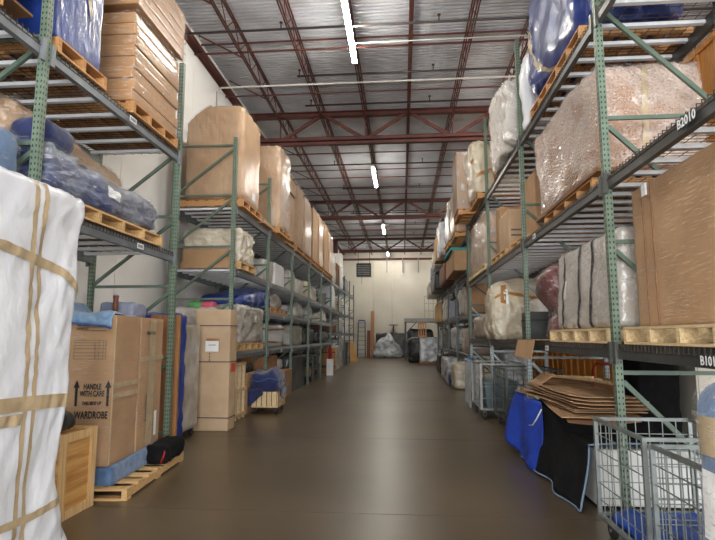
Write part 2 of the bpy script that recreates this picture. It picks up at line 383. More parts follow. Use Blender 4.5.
# sprinkler branch lines with heads, white conduit
for k, sy in enumerate((9.35, 11.2, 12.75, 15.6, 17.5, 20.5, 24.8, 27.5, 30.4, 34.5)):
    x0 = (XW+.1, -2.3, -2.4, -2.2)[k % 4]
    p = MB().tube([(x0, sy, 7.33), (XE, sy, 7.33)], .024, 6).build('sprinkler_pipe', 'pipe_dark', ceil, smooth=True)
    for hx in (-2.25, .75, 3.75):
        if hx > x0+.02: MB().tube([(hx, sy, 7.34), (hx, sy, 7.46)], .014, 6).tube([(hx, sy, 7.46), (hx, sy, 7.475)], .035, 8).build('sprinkler_head', 'pipe_dark', p, smooth=True)
MB().tube([(XW+.03, 11.55, 4.2), (XW+.03, 11.55, 7.2), (XW+.06, 11.55, 7.27), (XW+.14, 11.55, 7.3), (XE, 11.55, 7.3)], .022, 8).build('conduit', 'conduit_white', ceil, smooth=True)
MB().tube([(-1.0, 9.9, 7.3), (3.5, 9.9, 7.3)], .012, 6).build('conduit', 'conduit_white', ceil, smooth=True)
for hx in (-1.05, .1, 1.25): MB().box(hx-.04, hx+.04, Y1-.16, Y1-.06, 6.1, 7.2).build('hanger_strap', 'grey_panel', ceil)
for hx in (-2.05, -.68): MB().tube([(hx, Y1-.02, 1.5), (hx, Y1-.02, 7.1)], .02, 6).build('conduit', 'wall_cream', we, smooth=True)
# strip lights
def strip_light(x_, ya, yb, z, label, lit=True):
    t = thing('strip_light', label, 'light', (x_, (ya+yb)/2, z)); h = (yb-ya)/2
    MB().hexa([(-.05, -h, .05), (.05, -h, .05), (.05, h, .05), (-.05, h, .05), (-.035, -h, .10), (.035, -h, .10), (.035, h, .10), (-.035, h, .10)]).box(-.012, .012, -h*.8, -h*.8+.02, .1, .16).box(-.012, .012, h*.8-.02, h*.8, .1, .16).build('housing', 'paper_white', t)
    MB().tube([(-.03, -h+.03, .03), (-.03, h-.03, .03)], .02, 8).tube([(.03, -h+.03, .03), (.03, h-.03, .03)], .02, 8).build('tube', 'tube_white' if lit else 'paper_white', t, smooth=True)
    for s in (-1, 1): MB().box(-.055, .055, s*h-.015, s*h+.015, .005, .1).build('end_cap', 'paper_white', t)
ZL = 7.24
strip_light(-.94, -1.3, 1.2, ZL, 'lit strip light under the roof by the dock doors')
strip_light(-.94, 8.05, 10.6, ZL, 'lit long strip light before the red roof girder')
strip_light(-.94, 17.6, 20.1, ZL, 'lit strip light between the two middle roof girders')
strip_light(-.94, 27.2, 29.7, ZL, 'small lit strip light before the last roof girder')
strip_light(-.94, 35.6, 38.0, ZL, 'small strip light close to the cream back wall')
for k, a in enumerate((2, 11.5, 21, 35.3)): strip_light(3.78, a, a+2.5, ZL, 'unseen strip light placed above the wooden vaults, %s' % ('nearest the dock doors', 'second from the dock doors', 'third from the dock doors', 'nearest the back wall')[k])  # side row kept out of view, placed to light vaults and back wall

# ------------------------------------------------------------------ racks
def brace(t, p, q, m='brace_green'):
    MB().bar(p, q, .03, .04).build('brace', m, t)
def wire_deck(w_, d, m, hook):
    """w_ across the aisle, d along it; front edge at the +x side; wires hook over the beams"""
    b = MB(); n = int(d/.062)
    for i in range(n+1):
        yy = -d/2+.02+(d-.04)*i/n; b.box(-w_/2, w_/2, yy-.0025, yy+.0025, .006, .011)
        if hook:
            for s in (-1, 1): b.box(s*w_/2-.003, s*w_/2+.003, yy-.0025, yy+.0025, -.042, .011)
    for k in range(10):
        xx = -w_/2+.03+(w_-.06)*k/9; b.box(xx-.0025, xx+.0025, -d/2, d/2, .001, .006)
    if hook:
        for s in (-1, 1): b.box(s*w_/2-.003, s*w_/2+.003, -d/2, d/2, -.046, -.041)
    return b.mesh('wire_deck', m)
def rack(label, xf, xr, frames, tops, bays, bm, nsup=8, fine=True, low=None, flip=False, cat='pallet rack', feet=True, dm='wire_steel', pg='green', bz=(.28, .92)):
    """xf: front (aisle) post x; xr: rear post x; frames: list of y; bays: beam levels of each bay"""
    t = thing('pallet_rack', label, cat, ((xf+xr)/2, frames[0], 0)); ox, oy = (xf+xr)/2, frames[0]
    sgn = 1 if xf > xr else -1; hw = abs(xf-xr)/2; PW, PD = .064, .062
    for fi, fy in enumerate(frames):
        top = tops[fi] if isinstance(tops, (list, tuple)) else tops
        for s in (-1, 1):
            z0 = 0
            if low and fi in low:
                pm = cmesh(('p', 'low', low[fi]), lambda: MB().box(-PD/2, PD/2, -PW/2, PW/2, 0, low[fi]).mesh('post', 'post_silver'))
                put('post', pm, t, (s*hw, fy-oy, 0)); z0 = low[fi]
            pm = cmesh(('p', top-z0, pg), lambda: MB().box(-PD/2, PD/2, -PW/2, PW/2, 0, top-z0).mesh('post', 'post_'+pg))
            put('post', pm, t, (s*hw, fy-oy, z0))
            if feet: cbox('foot_plate', 'steel_dark', .13, .11, .008, t, (s*hw, fy-oy, 0))
        zz = bz[0]; pt = bz[1]
        while zz < top-.1:
            mm = 'galvanised' if low and fi in low and zz < low[fi] else 'brace_'+pg
            cbox('brace', mm, 2*hw-.06, .03, .035, t, (0, fy-oy, zz))
            if zz+pt < top:
                me_ = cmesh(('d', mm, hw, sgn, pt), lambda: MB().bar((-sgn*hw*.93, 0, .05), (sgn*hw*.93, 0, pt-.06), .03, .04).mesh('brace', mm))
                put('brace', me_, t, (0, fy-oy, zz))
            zz += pt
    for bi in range(len(frames)-1):
        d = frames[bi+1]-frames[bi]-PW; yc = (frames[bi]+frames[bi+1])/2-oy
        for lv in bays[bi]:
            for s in (-1, 1):
                def bmk():
                    b = MB().box(-.025, .025, -d/2, d/2, -.115, -.04).box(-.025, .0, -d/2, d/2, -.04, 0).box(.018, .025, -d/2, d/2, -.04, -.03)
                    for e in (-1, 1): b.box(.02, .046, e*d/2-(.0 if e < 0 else .05), e*d/2+(.05 if e < 0 else 0), -.16, .03)
                    return b.mesh('beam', bm)
                me_ = cmesh(('beam', bm, round(d, 3), s), bmk)
                o = put('beam', me_, t, (s*hw, yc, lv))
                if s < 0: o.rotation_euler = (0, 0, math.pi)
            for k in range(nsup):
                yy = yc-d/2+d*(k+.5)/nsup; cbox('deck_support', 'support_grey', 2*hw-.04, .05, .035, t, (0, yy, lv-.037))
            if fine:
                me_ = cmesh(('wd', round(d, 2), round(hw, 3), dm), lambda: wire_deck(2*hw+.055, d, dm, True))
            else:
                me_ = cmesh(('wd2', round(d, 2), round(hw, 3), dm), lambda: wire_deck(2*hw+.02, d, dm, False))
            o = put('wire_deck', me_, t, (0, yc, lv))
    return t
LX0, LX1 = -2.94, -4.05
rk1 = rack('tall green and grey pallet rack around the wardrobe boxes by the white wall', LX0, LX1, [1.25, 3.92, 6.6], [6.6, 6.6, 5.18], [[2.56, 3.9], [2.56, 3.9]], 'beam_grey', 7, dm='wire_dark')
LF = [8.95, 11.42, 14.0, 16.6, 19.2, 21.8]
rk2 = rack('long green and grey pallet rack carrying the big brown wrapped armoire', LX0, LX1, LF, 5.04, [[1.22, 2.68, 3.8]]+[[1.22, 2.0, 2.68, 3.8]]*4, 'beam_grey', 8)
rk3 = rack('far grey pallet rack by the white wall, before the ladder', LX0, LX1, [21.95, 24.55, 27.2, 29.8, 32.4], 4.6, [[1.62, 2.6, 3.8]]*4, 'beam_grey', 8, fine=False, pg='grey')
RX0, RX1 = 1.86, 2.95
RF = [1.58, 4.83, 8.08, 11.35, 14.62]
rk4 = rack('tall green pallet rack with dark beams carrying the bubble-wrapped furniture', RX0, RX1, RF, [7.0, 7.0, 6.15, 6.25, 6.3], [[1.42, 2.92, 4.51]]*4, 'beam_dark', 10, dm='wire_dark', bz=(.02, 1.148), low={2: 1.3, 3: 1.3, 4: 1.3})
rk5 = rack('far grey pallet rack beyond the wheeled wire cages, near the silver cube', RX0, RX1, [14.85, 18.1, 21.35, 24.6, 27.85], 5.1, [[.95, 2.1, 3.35, 4.3]]*4, 'beam_dark', 10, fine=False, pg='grey')
# beam location plates
def plate(rk, x_, y_, z_, face, s=None, w_=.14, h=.06):
    ox, oy = rk.location.x, rk.location.y; n = -1 if face == '-x' else 1
    pl = MB().box(-.002, .002, -w_/2, w_/2, -h/2, h/2).build('location_plate', 'paper_white' if not s else 'ink_black', rk, (x_-ox, y_-oy, z_))
    if s: txt(s, h*1.15, 'paper_white', pl, (n*.0025, 0, 0), RX[face])
    else:
        b = MB()
        for k in range(6): b.box(0, .001, -w_*.4+w_*.13*k, -w_*.4+w_*.13*k+w_*.08, -h*.28, h*.28)
        b.build('lettering', 'ink_grey', pl, (n*.0022, 0, 0))
plate(rk4, RX0-.05, 3.38, 2.86, '-x', 'B2010', .2, .075)
plate(rk4, RX0-.05, 3.33, 1.35, '-x', 'B1010', .2, .07)
plate(rk4, RX0-.05, 6.9, 1.35, '-x'); plate(rk4, RX0-.05, 7.3, 2.85, '-x')
plate(rk1, LX0+.05, 5.6, 2.49, '+x'); plate(rk1, LX0+.05, 5.3, 3.83, '+x'); plate(rk2, LX0+.05, 12.9, 1.94, '+x'); plate(rk2, LX0+.05, 12.7, 1.15, '+x')

# ------------------------------------------------------------------ goods builders
def pallet(desc, x0, x1, y0, y1, z, m='pallet_wood', along='x', h=.135, rz=0, group=None, fine=True):
    """stringers run along `along`; boards across"""
    w_, d = x1-x0, y1-y0; t = thing('pallet', desc, 'pallet', ((x0+x1)/2, (y0+y1)/2, z), rz, group)
    if along == 'x': sw, sd = w_, d
    else: sw, sd = d, w_
    rot = (0, 0, 0) if along == 'x' else (0, 0, math.pi/2)
    rr = Matrix.Rotation(rot[2], 4, 'Z')
    ns = max(3, round(sd/.45)+1)
    for k in range(ns): cbox('stringer', m, sw, .05, h-.04, t, rr @ Vector((0, -sd/2+.025+(sd-.05)*k/(ns-1), .02)), rot)
    nb = 7 if fine else 5
    for k in range(nb): cbox('deck_board', m, .1 if fine else .14, sd, .02, t, rr @ Vector((-sw/2+.05+(sw-.1)*k/(nb-1), 0, h-.02)), rot)
    for k in (-1, 0, 1): cbox('bottom_board', m, .1, sd, .02, t, rr @ Vector((k*(sw/2-.05), 0, 0)), rot)
    return t
def carton(label, x0, x1, y0, y1, z0, z1, m='cardboard', tape=None, rz=0, group=None, name='carton', face='-y', lab=None, seam=True, wrap=None):
    w_, d, h = x1-x0, y1-y0, z1-z0; t = thing(name, label, 'box', ((x0+x1)/2, (y0+y1)/2, z0), rz, group)
    sd_ = hash_(label)
    soft('body', m, t, (w_, d, h), n=8, r=.008, amp=.006, freq=1.6, seed=sd_)
    if seam:
        MB().box(-w_/2+.01, w_/2-.01, -.003, .003, h, h+.002).build('flap_seam', 'cardboard_dark', t)
    if tape:
        MB().box(-.03, .03, -d/2-.006, -d/2-.004, h*.7, h+.004).box(-.03, .03, -d/2-.005, d/2+.005, h+.003, h+.006).build('tape', tape, t)
    if lab:
        MB().box(-.0015, .0015, -.075, .075, -.05, .05).build('shipping_label', 'paper_white', t, (w_/2*(1 if lab == '+x' else -1)+(.008 if lab == '+x' else -.008), 0, h*.6)) if lab in ('+x', '-x') else MB().box(-.075, .075, -.0015, .0015, -.05, .05).build('shipping_label', 'paper_white', t, (0, -d/2-.008, h*.6))
    if wrap: soft('stretch_wrap', wrap, t, (w_+.02, d+.02, h+.012), n=10, r=.03, amp=.012, freq=3, seed=sd_)
    return t
def hash_(s): return sum((i+1)*ord(c) for i, c in enumerate(s)) % 97
def lump(name, label, cat, x0, x1, y0, y1, z0, z1, m, n=9, r=.1, amp=.03, freq=2.4, crk=.02, shape=None, group=None, rz=0, labels=(), wrap=None, seed=None, straps=(), sm='strap_black'):
    w_, d, h = x1-x0, y1-y0, z1-z0; t = thing(name, label, cat, ((x0+x1)/2, (y0+y1)/2, z0), rz, group)
    sd_ = hash_(label) if seed is None else seed
    if m.startswith('film') and m != 'film_white': n, crk = (max(n, 34), crk*1.7) if y0 < 12 else (max(n, 13), crk*1.3)
    o, fn = soft('wrapped_body', m, t, (w_, d, h), n=n, r=r, amp=amp, freq=freq, crk=crk, seed=sd_, shape=shape)
    for (f, u, v, su, sv) in labels:
        MB().grid(lambda a, b: fn(FACE[f](u+(a-.5)*su, v+(b-.5)*sv), .008), 3, 3).build('shipping_label', 'paper_white', t)
    for (f, path, wd) in straps: patch('strap', sm, t, fn, f, path, wd, off=.008)
    if wrap: soft('stretch_wrap', wrap, t, (w_+.03, d+.03, h+.02), n=n, r=r, amp=amp, freq=freq, crk=crk, seed=sd_, shape=shape)
    return t, fn
def caster(t, x_, y_, r, top, m='steel_dark'):
    c = MB().box(-.03, .03, -.02, .02, r*1.1, top).build('caster', m, t, (x_, y_, 0))
    MB().tube([(-.018, 0, r), (.018, 0, r)], r, 14).build('wheel', 'rubber', c); MB().tube([(-.022, 0, r), (.022, 0, r)], r*.4, 10).build('hub', 'chrome', c)

# ================================================================== LEFT SIDE, near
# tall item in white plastic, taped, standing in front of the rack
def ww_shape(x, y, z, P):
    cut = .22*max(0, min(1, (1-z)/.75)) - (.24*max(0, .2-z)/.2)
    return (P.x+.025*math.sin(z*5)-.02, P.y-cut*max(0, y)**2, P.z)
t, fn = lump('wrapped_sofa', 'tall standing furniture in white plastic with tan tape bands, beside the plywood crate', 'wrapped furniture',
             -2.84, -2.34, 1.75, 3.77, .0, 2.52, 'film_white', n=56, r=.06, amp=.02, freq=2.2, crk=.02, shape=ww_shape)
for path, wd in (([(.284, -1), (.287, -.1), (.29, .4), (.287, 1)], .03), ([(.346, -1), (.349, -.1), (.355, .4), (.342, 1)], .03)):
    patch('tape', 'tape_tan', t, fn, '+x', path, wd, .006, 60)
for path, wd in (([(-1, .46), (.1, .424), (.53, .37), (1, .26)], .04), ([(-1, -.05), (.3, -.09), (1, -.105)], .045), ([(-1, -.46), (.4, -.495), (1, -.465)], .035), ([(-.2, -.125), (.262, -.135)], .035), ([(-1, .985), (1, .985)], .02)):
    patch('tape', 'tape_tan', t, fn, '+x', path, wd, .009, 60)
patch('marker_scribble', 'ink_grey', t, fn, '+x', [(.74, -.72), (.755, -.66)], .008, .006, 4)
patch('marker_scribble', 'ink_grey', t, fn, '+x', [(.77, -.71), (.78, -.66)], .008, .006, 4)
patch('hand_hole', 'cardboard', t, fn, '+x', [(.82, -.66), (.9, -.52)], .05, .005, 6)
# plywood crate
t = thing('plywood_crate', 'open-faced plywood crate with pale battens, between white plastic item and wardrobe boxes', 'crate', (-3.12, 4.5, 0))
MB().box(-.34, .33, -.25, .25, .0, .665).build('plywood_panel', 'ply_wood', t)
for s in (-1, 1): MB().box(.33, .352, s*.25-(0 if s < 0 else .075), s*.25+(.075 if s < 0 else 0), .0, .69).build('batten', 'batten_wood', t)
MB().box(.33, .35, -.175, .175, .0, .075).build('batten', 'batten_wood', t)
MB().box(.33, .35, -.175, .175, .62, .69).build('batten', 'batten_wood', t)
MB().box(-.34, .33, -.25, -.18, .665, .69).build('batten', 'batten_wood', t); MB().box(-.34, .33, .18, .25, .665, .69).build('batten', 'batten_wood', t)
t2, _ = lump('rolled_mat', 'dark grey rolled bundle lying on the plywood crate', 'bundle', -3.35, -2.9, 4.34, 4.62, .692, .84, 'film_dark', n=8, r=.07, amp=.012)
# pallet with two wardrobe boxes, pads
PRZ = R(5.0)
pallet('worn wooden pallet on the floor under the two wardrobe boxes', -3.62, -2.6, 4.84, 6.46, 0, 'pallet_wood', 'y', .105, PRZ)
def side(cx, cy, rz): return Matrix.Translation((cx, cy, 0)) @ Matrix.Rotation(rz, 4, 'Z')
MAT = side(-3.11, 5.65, PRZ)
def onp(x_, y_, z_): return MAT @ Vector((x_, y_, z_))
t, _ = lump('moving_blanket', 'blue quilted moving blanket folded flat under the first wardrobe box', 'blanket', -3.37, -2.85, 4.97, 6.2, .106, .274, 'pad_steelblue', n=14, r=.03, amp=.02, crk=.015, rz=PRZ)
t.location = onp(.06, -.12, .106)
t, _ = lump('moving_blanket', 'charcoal blanket with red binding bunched at the pallet edge', 'blanket', 0, .24, 0, .62, .137, .33, 'blanket_black', n=14, r=.06, amp=.03, crk=.02, rz=PRZ)
t.location = onp(.42, .42, .106)
MB().tube([(.07, -.33, .02), (.1, -.32, .12), (.09, -.27, .17), (.11, -.2, .1), (.12, -.16, .03)], .009, 6).build('binding', 'red_paint', t, smooth=True)
def arrow_up(parent, x_, y_, z_, h, m='ink_black'):
    MB().hexa([(x_-.012, y_-.001, z_), (x_+.012, y_-.001, z_), (x_+.012, y_, z_), (x_-.012, y_, z_), (x_-.012, y_-.001, z_+h*.75), (x_+.012, y_-.001, z_+h*.75), (x_+.012, y_, z_+h*.75), (x_-.012, y_, z_+h*.75)]).hexa([(x_-.03, y_-.001, z_+h*.72), (x_+.03, y_-.001, z_+h*.72), (x_+.03, y_, z_+h*.72), (x_-.03, y_, z_+h*.72), (x_-.002, y_-.001, z_+h), (x_+.002, y_-.001, z_+h), (x_+.002, y_, z_+h), (x_-.002, y_, z_+h)]).build('printed_arrow', m, parent)
wz0, wz1 = .278, 1.70
def wardrobe(label, cy, d, front):
    w_, h = .46, wz1-wz0
    p = onp(.06, cy, 0); t = thing('wardrobe_box', label, 'box', (p.x, p.y, wz0), PRZ)
    soft('body', 'cardboard', t, (w_, d, h), n=10, r=.012, amp=.01, freq=1.3, seed=3 if front else 8)
    f = -d/2-.007
    if front:
        txt('HANDLE', .075, 'ink_black', t, (.04, f, .74), RX['-y'], sx=.58); txt('WITH CARE', .075, 'ink_black', t, (.04, f, .675), RX['-y'], sx=.58)
        txt('THIS SIDE UP', .048, 'ink_black', t, (.04, f, .585), RX['-y'], sx=.66); txt('WARDROBE', .095, 'ink_black', t, (.04, f, .475), RX['-y'], sx=.6)
        for s in (-1, 1): arrow_up(t, .04+s*.15, f, .56, .24)
        b = MB()
        for zz in (1.0, 1.03, 1.06, 1.1, 1.13, 1.155, 1.18): b.box(-.16, .15, f-.001, f, zz, zz+.004)
        for xx in (-.16, .04, .08, .12, .147): b.box(xx, xx+.003, f-.001, f, 1.0, 1.18)
        b.build('printed_form', 'ink_grey', t)
        for k, zz in enumerate((1.36, 1.325, 1.29)):
            MB().box(-.08, .14, f-.001, f, zz-.02, zz-.016).build('printed_line', 'ink_black', t)
            txt(('NAME', 'CONTENTS', 'ORDER NO')[k], .032, 'ink_black', t, (-.09, f, zz), RX['-y'], sx=.7, align='RIGHT' if k == 0 else 'CENTER')
        b = MB(); g = w_/2+.008
        b.box(w_/2-.002, w_/2+.008, -d/2-.008, -d/2+.004, .02, h-.02); b.build('corner_edge', 'tape_tan', t)
    else:
        g = w_/2+.008
        txt('WARDROBE', .05, 'ink_black', t, (g, -.06, h-.17), RX['+x'], sx=.9)
        b = MB()
        for k in range(5): b.box(g-.001, g, -.13+.035*k, -.105+.035*k, .33, .58)
        b.box(g-.001, g, -.14, .06, .29, .32); b.build('printed_block', 'ink_grey', t)
        MB().box(g-.001, g+.001, .13, .2, .1, .37).build('shipping_label', 'paper_white', t)
        MB().box(g-.001, g+.0005, -.1, .08, .02, h-.02).build('tape', 'tape_tan', t)
    for zz in ((.62, .72) if front else (.95,)): MB().box(w_/2+.004, w_/2+.009, -d/2, d/2, zz, zz+.05).build('tape', 'tape_tan', t)
    soft('stretch_wrap', 'stretch_film_fine', t, (w_+.025, d+.012, h*.98), n=14, r=.02, amp=.012, freq=3.3, seed=3)
    return t
wardrobe('cardboard wardrobe box printed HANDLE WITH CARE with two up arrows', -.44, .58, True)
wardrobe('cardboard wardrobe box standing against the green post, behind the one with arrows', .215, .66, False)
# pads and chair legs on top of the boxes
def drape(name, label, cat, m, fnc, nu, nv, loc=(0, 0, 0), rz=0, thick=.012, group=None):
    t = thing(name, label, cat, loc, rz, group); MB().grid(fnc, nu, nv, thick).build('cloth', m, t, smooth=True); return t
p = onp(0, -.45, 0)
def bl(u, v):
    x_ = -.30+.56*u; y_ = -.36+.62*v; z_ = .035+.015*math.sin(9*u)*math.sin(6*v)
    if v < .18: z_ = .03-(.18-v)/.18*(.09+.05*u); y_ = -.31-.002
    if u > .9: z_ -= (u-.9)*.15
    if u < .2: z_ += (.2-u)*.55
    return (x_, y_, z_)
t = drape('moving_blanket', 'light blue quilted pad draped over the wardrobe box with arrows', 'blanket', 'pad_lightblue', bl, 24, 16, (p.x, p.y, wz1), PRZ)
MB().tube([Vector(bl(u/20, 0))+Vector((0, -.004, 0)) for u in range(21)], .012, 6).build('binding', 'pad_blue', t, smooth=True)
p = onp(-.05, .2, 0); t, _ = lump('folded_blanket', 'grey folded pad lying on the wardrobe box by the green post', 'blanket', 0, .36, 0, .4, 0, .16, 'pad_greyblue', n=10, r=.04, amp=.012, rz=PRZ); t.location = (p.x, p.y, wz1+.004)
for (dx, dy, lab) in ((.08, -.07, 'brown turned wooden chair leg poking up between the two pads'), (-.2, -.6, 'brown turned wooden chair leg poking up beside the light blue pad')):
    p = onp(dx-.1, dy-.01, 0); t = thing('chair_leg', lab, 'chair leg', (p.x, p.y, wz1+.03), PRZ)
    MB().tube([(0, 0, 0), (0, 0, .08), (0, 0, .16), (0, 0, .2)], [.02, .03, .027, .032], 10).build('turned_leg', 'leather_brown', t, smooth=True); MB().tube([(0, 0, .2), (0, 0, .212)], .03, 10).build('foot_cap', 'leather_brown', t)
# standing board behind the post, blue and grey wrapped items beyond the rack end
MB()
t = thing('standing_board', 'tall thin brown board standing on edge just past the green post', 'board', (-2.98, 6.86, 0)); MB().box(-.35, .03, -.02, .02, 0, 1.78).build('sheet', 'board_brown', t); MB().box(.03, .045, -.024, .024, 0, 1.78).build('edge_strip', 'tape_brown', t)
lump('wrapped_mirror', 'narrow tall item in blue plastic between the brown board and grey locker', 'wrapped item', -3.6, -3.03, 7.0, 7.3, .0, 1.8, 'film_blue', n=10, r=.05, amp=.02)
t = thing('wrapped_locker', 'grey plastic-wrapped locker on casters beside the tall strapped carton', 'locker', (-3.46, 7.85, 0))
soft('body', 'film_grey', t, (.62, .6, 1.55), n=10, r=.04, amp=.012, crk=.01, loc=(0, 0, .12))
for sx_ in (-1, 1):
    for sy_ in (-1, 1): caster(t, sx_*.24, sy_*.22, .055, .12)
# tall strapped carton
t = thing('tall_carton', 'tall light cardboard carton with purple straps and white label', 'box', (-3.06, 8.62, 0))
soft('body', 'cardboard_light', t, (.58, .36, 1.93), n=8, r=.012, amp=.006, freq=1.2)
for zz in (.2, 1.08, 1.66): MB().box(-.298, .298, -.188, .188, zz, zz+.014).build('strap', 'strap_purple', t)
MB().box(-.1, .12, -.192, -.189, 1.25, 1.46).build('tape', 'tape_brown', t); sl = MB().box(-.11, .11, -.195, -.192, 1.25, 1.42).build('shipping_label', 'paper_white', t)
MB().box(-.06, .06, -.1955, -.195, 1.35, 1.36).build('label_line', 'ink_grey', sl)
for k in range(4): MB().box(-.05+.001, -.03, -.19, -.187, 1.10+.05*k, 1.13+.05*k).build('printed_mark', 'ink_grey', t)
MB().box(.294, .297, -.1, .1, .92, 1.06).build('sticker', 'sticker_red', t)
# ---------------------------------------------------------------- left near rack, upper shelf z 3.9
ZA = 3.913
pallet('orange-tinted pallet under the blue wrapped load on the rack', -3.98, -2.9, 4.03, 4.78, ZA, 'pallet_orange', 'x')
lump('wrapped_load', 'tall load in dark blue plastic on the upper shelf, beside long flat cartons', 'wrapped load', -3.96, -2.94, 4.0, 4.72, ZA+.137, 5.75, 'film_blue', n=20, r=.03, amp=.012, crk=.002, straps=(('+x', [(-.9, .95), (-.1, .1), (.2, -.2)], .06),), sm='tape_tan')
pallet('orange-tinted pallet under the stack of long flat cartons', -3.98, -2.88, 5.28, 6.42, ZA, 'pallet_orange', 'x')
zz = ZA+.137
for k in range(8):
    j = (.0, .012, -.01, .008, -.006, .01, 0, -.008)[k]
    carton('long flat carton in the wrapped lower stack, %s' % ('lowest of all', 'second from the pallet', 'third from the pallet', 'fourth from the pallet', 'fifth from the pallet', 'sixth from the pallet', 'seventh from the pallet', 'topmost under the dark gap')[k], -3.93, -2.9+j, 5.26+j, 6.4+j, zz, zz+.126, 'cardboard_orange', group='long flat cartons on the upper shelf', seam=False); zz += .128
st = thing('stretch_wrap', 'clear stretch film around the lower stack of long flat cartons', 'stretch film', (-3.41, 5.83, ZA+.14)); soft('film', 'stretch_film', st, (1.09, 1.19, 1.03), n=18, r=.02, amp=.02, freq=3.5, crk=.02, seed=4)
for s in (-1, 1): tag(MB().box(-3.8, -2.95, 5.83+s*.4-.05, 5.83+s*.4+.05, zz, zz+.06).build('spacer_block', 'cardboard_dark'), 'dark spacer strip between two carton stacks, %s' % ('beside the blue load' if s < 0 else 'beside the green post'), 'spacer')
zz += .062
for k in range(5):
    carton('long flat carton in the upper stack, %s' % ('just above the dark gap', 'second above the dark gap', 'third above the dark gap', 'fourth above the dark gap', 'highest of the stack')[k], -3.9, -2.86, 5.2, 6.44, zz, zz+.126, 'cardboard_orange', group='long flat cartons on the upper shelf', seam=False); zz += .128
st = thing('stretch_wrap', 'clear stretch film around the upper stack of long flat cartons', 'stretch film', (-3.38, 5.82, zz-.64)); soft('film', 'stretch_film', st, (1.07, 1.27, .65), n=18, r=.02, amp=.02, freq=3.5, crk=.02, seed=9)
pallet('pallet under the grey ribbed panels at the rack bay end', -3.98, -2.9, 2.3, 3.4, ZA, 'pallet_orange', 'x')
t = thing('panel_stack', 'stack of grey wrapped panels over a brown board on the upper shelf', 'panels', (-3.44, 3.1, ZA+.136))
MB().box(-.5, .5, -.7, .66, 0, .02).build('board', 'cardboard_dark', t); soft('cushion', 'leather_brown', t, (.98, 1.2, .2), n=8, r=.09, amp=.01, loc=(0, -.06, .02))
for k in range(7): soft('panel', 'film_grey', t, (1.0-.01*k, 1.3, .1), n=8, r=.03, amp=.01, loc=(0, -.06+.02*k, .22+.1*k), seed=k)
# lower shelf z 2.56
ZB = 2.573
pallet('wooden pallet under the navy wrapped load on the lower shelf', -3.95, -2.9, 4.35, 6.15, ZB, 'pallet_wood', 'x')
tag(MB().box(-3.9, -2.93, 4.0, 6.0, ZB+.136, ZB+.15).build('cardboard_sheet', 'cardboard'), 'cardboard sheet under the navy wrapped load', 'cardboard')
lump('wrapped_load', 'low wrapped load of blue pads with a white paper label, on the lower shelf', 'wrapped load', -3.9, -2.93, 4.02, 6.02, ZB+.151, 3.08, 'film_navy', n=22, r=.09, amp=.05, crk=.03, wrap='stretch_film',
     shape=lambda x, y, z, P: (P.x, P.y+(.1*z if y > .6 else 0), P.z-.05*y*z), labels=(('+x', .0, .1, .16, .42),))
lump('wrapped_chair', 'brown wrapped cushion lump on top of the navy load', 'wrapped item', -3.93, -3.35, 4.06, 6.0, 3.16, 3.6, 'film_brown', n=16, r=.16, amp=.05, crk=.03, shape=lambda x, y, z, P: (P.x, P.y, P.z-(.1*y+.08)*z), wrap='stretch_film')
lump('furniture_pad', 'rolled dark blue pad at the end of the pale blue mattress', 'blanket', -3.32, -2.98, 4.02, 4.5, 3.11, 3.36, 'pad_navy', n=12, r=.16, amp=.02)
lump('wrapped_mattress', 'pale blue mattress on the lower shelf, beside the green post', 'mattress', -3.88, -3.0, 2.3, 3.85, ZB, 3.1, 'pad_steelblue', n=14, r=.12, amp=.03, wrap='stretch_film')
# ---------------------------------------------------------------- left long rack
z3 = 3.813; z2 = 2.693; z15 = 2.013; z1 = 1.233
pallet('orange-tinted pallet under the big brown armoire', -4.0, -2.82, 9.1, 10.35, z3, 'pallet_orange', 'x')
def arm(x, y, z, P):
    k = max(0, z-.8)/.2
    return (P.x+(.26*k*k if x < -.3 else 0)*min(1, -x), P.y, P.z-(.18*k if x < -.6 else 0)*(-x-.6)/.4)
lump('wrapped_armoire', 'big brown wrapped armoire with cut corner on the top shelf', 'wrapped furniture', -3.94, -2.86, 9.12, 10.35, z3+.137, 5.76, 'film_brown', n=22, r=.13, amp=.02, crk=.012, shape=arm, wrap='stretch_film_fine', labels=(('+x', .1, -.55, .22, .16),))
tag(MB().box(-3.98, -2.8, 10.5, 11.3, z3, z3+.07).build('flat_carton', 'cardboard'), 'flat open carton lying between the armoire and the narrow wrapped cabinet', 'box')
pallet('orange-tinted pallet under the narrow brown wrapped cabinet', -3.98, -2.72, 11.55, 12.7, z3, 'pallet_orange', 'x')
lump('wrapped_cabinet', 'narrow tall cabinet in brown paper and clear film beside the armoire', 'wrapped furniture', -3.9, -2.74, 11.6, 12.65, z3+.137, 5.86, 'film_brown', n=18, r=.07, amp=.03, crk=.02, wrap='stretch_film')
cols = [(12.85, 13.8, 5.16, 'cardboard', 'tall brown wrapped carton on the top shelf, with a smaller carton on it'), (14.15, 15.1, 5.66, 'cardboard', 'tall brown wrapped carton on the top shelf, first past the two-tier stack'),
        (15.3, 16.45, 5.66, 'film_brown', 'tall brown film-wrapped carton on the top shelf, second past the two-tier stack'), (16.75, 17.8, 5.66, 'cardboard', 'tall brown carton on the top shelf, third past the two-tier stack'),
        (18.0, 19.05, 5.7, 'film_brown', 'tall brown film-wrapped carton on the top shelf, fourth past the two-tier stack'), (19.35, 20.4, 5.66, 'cardboard', 'tall brown carton on the top shelf, fifth past the two-tier stack'), (20.6, 21.65, 5.6, 'film_brown', 'tall brown film-wrapped carton on the top shelf, last before the far rack')]
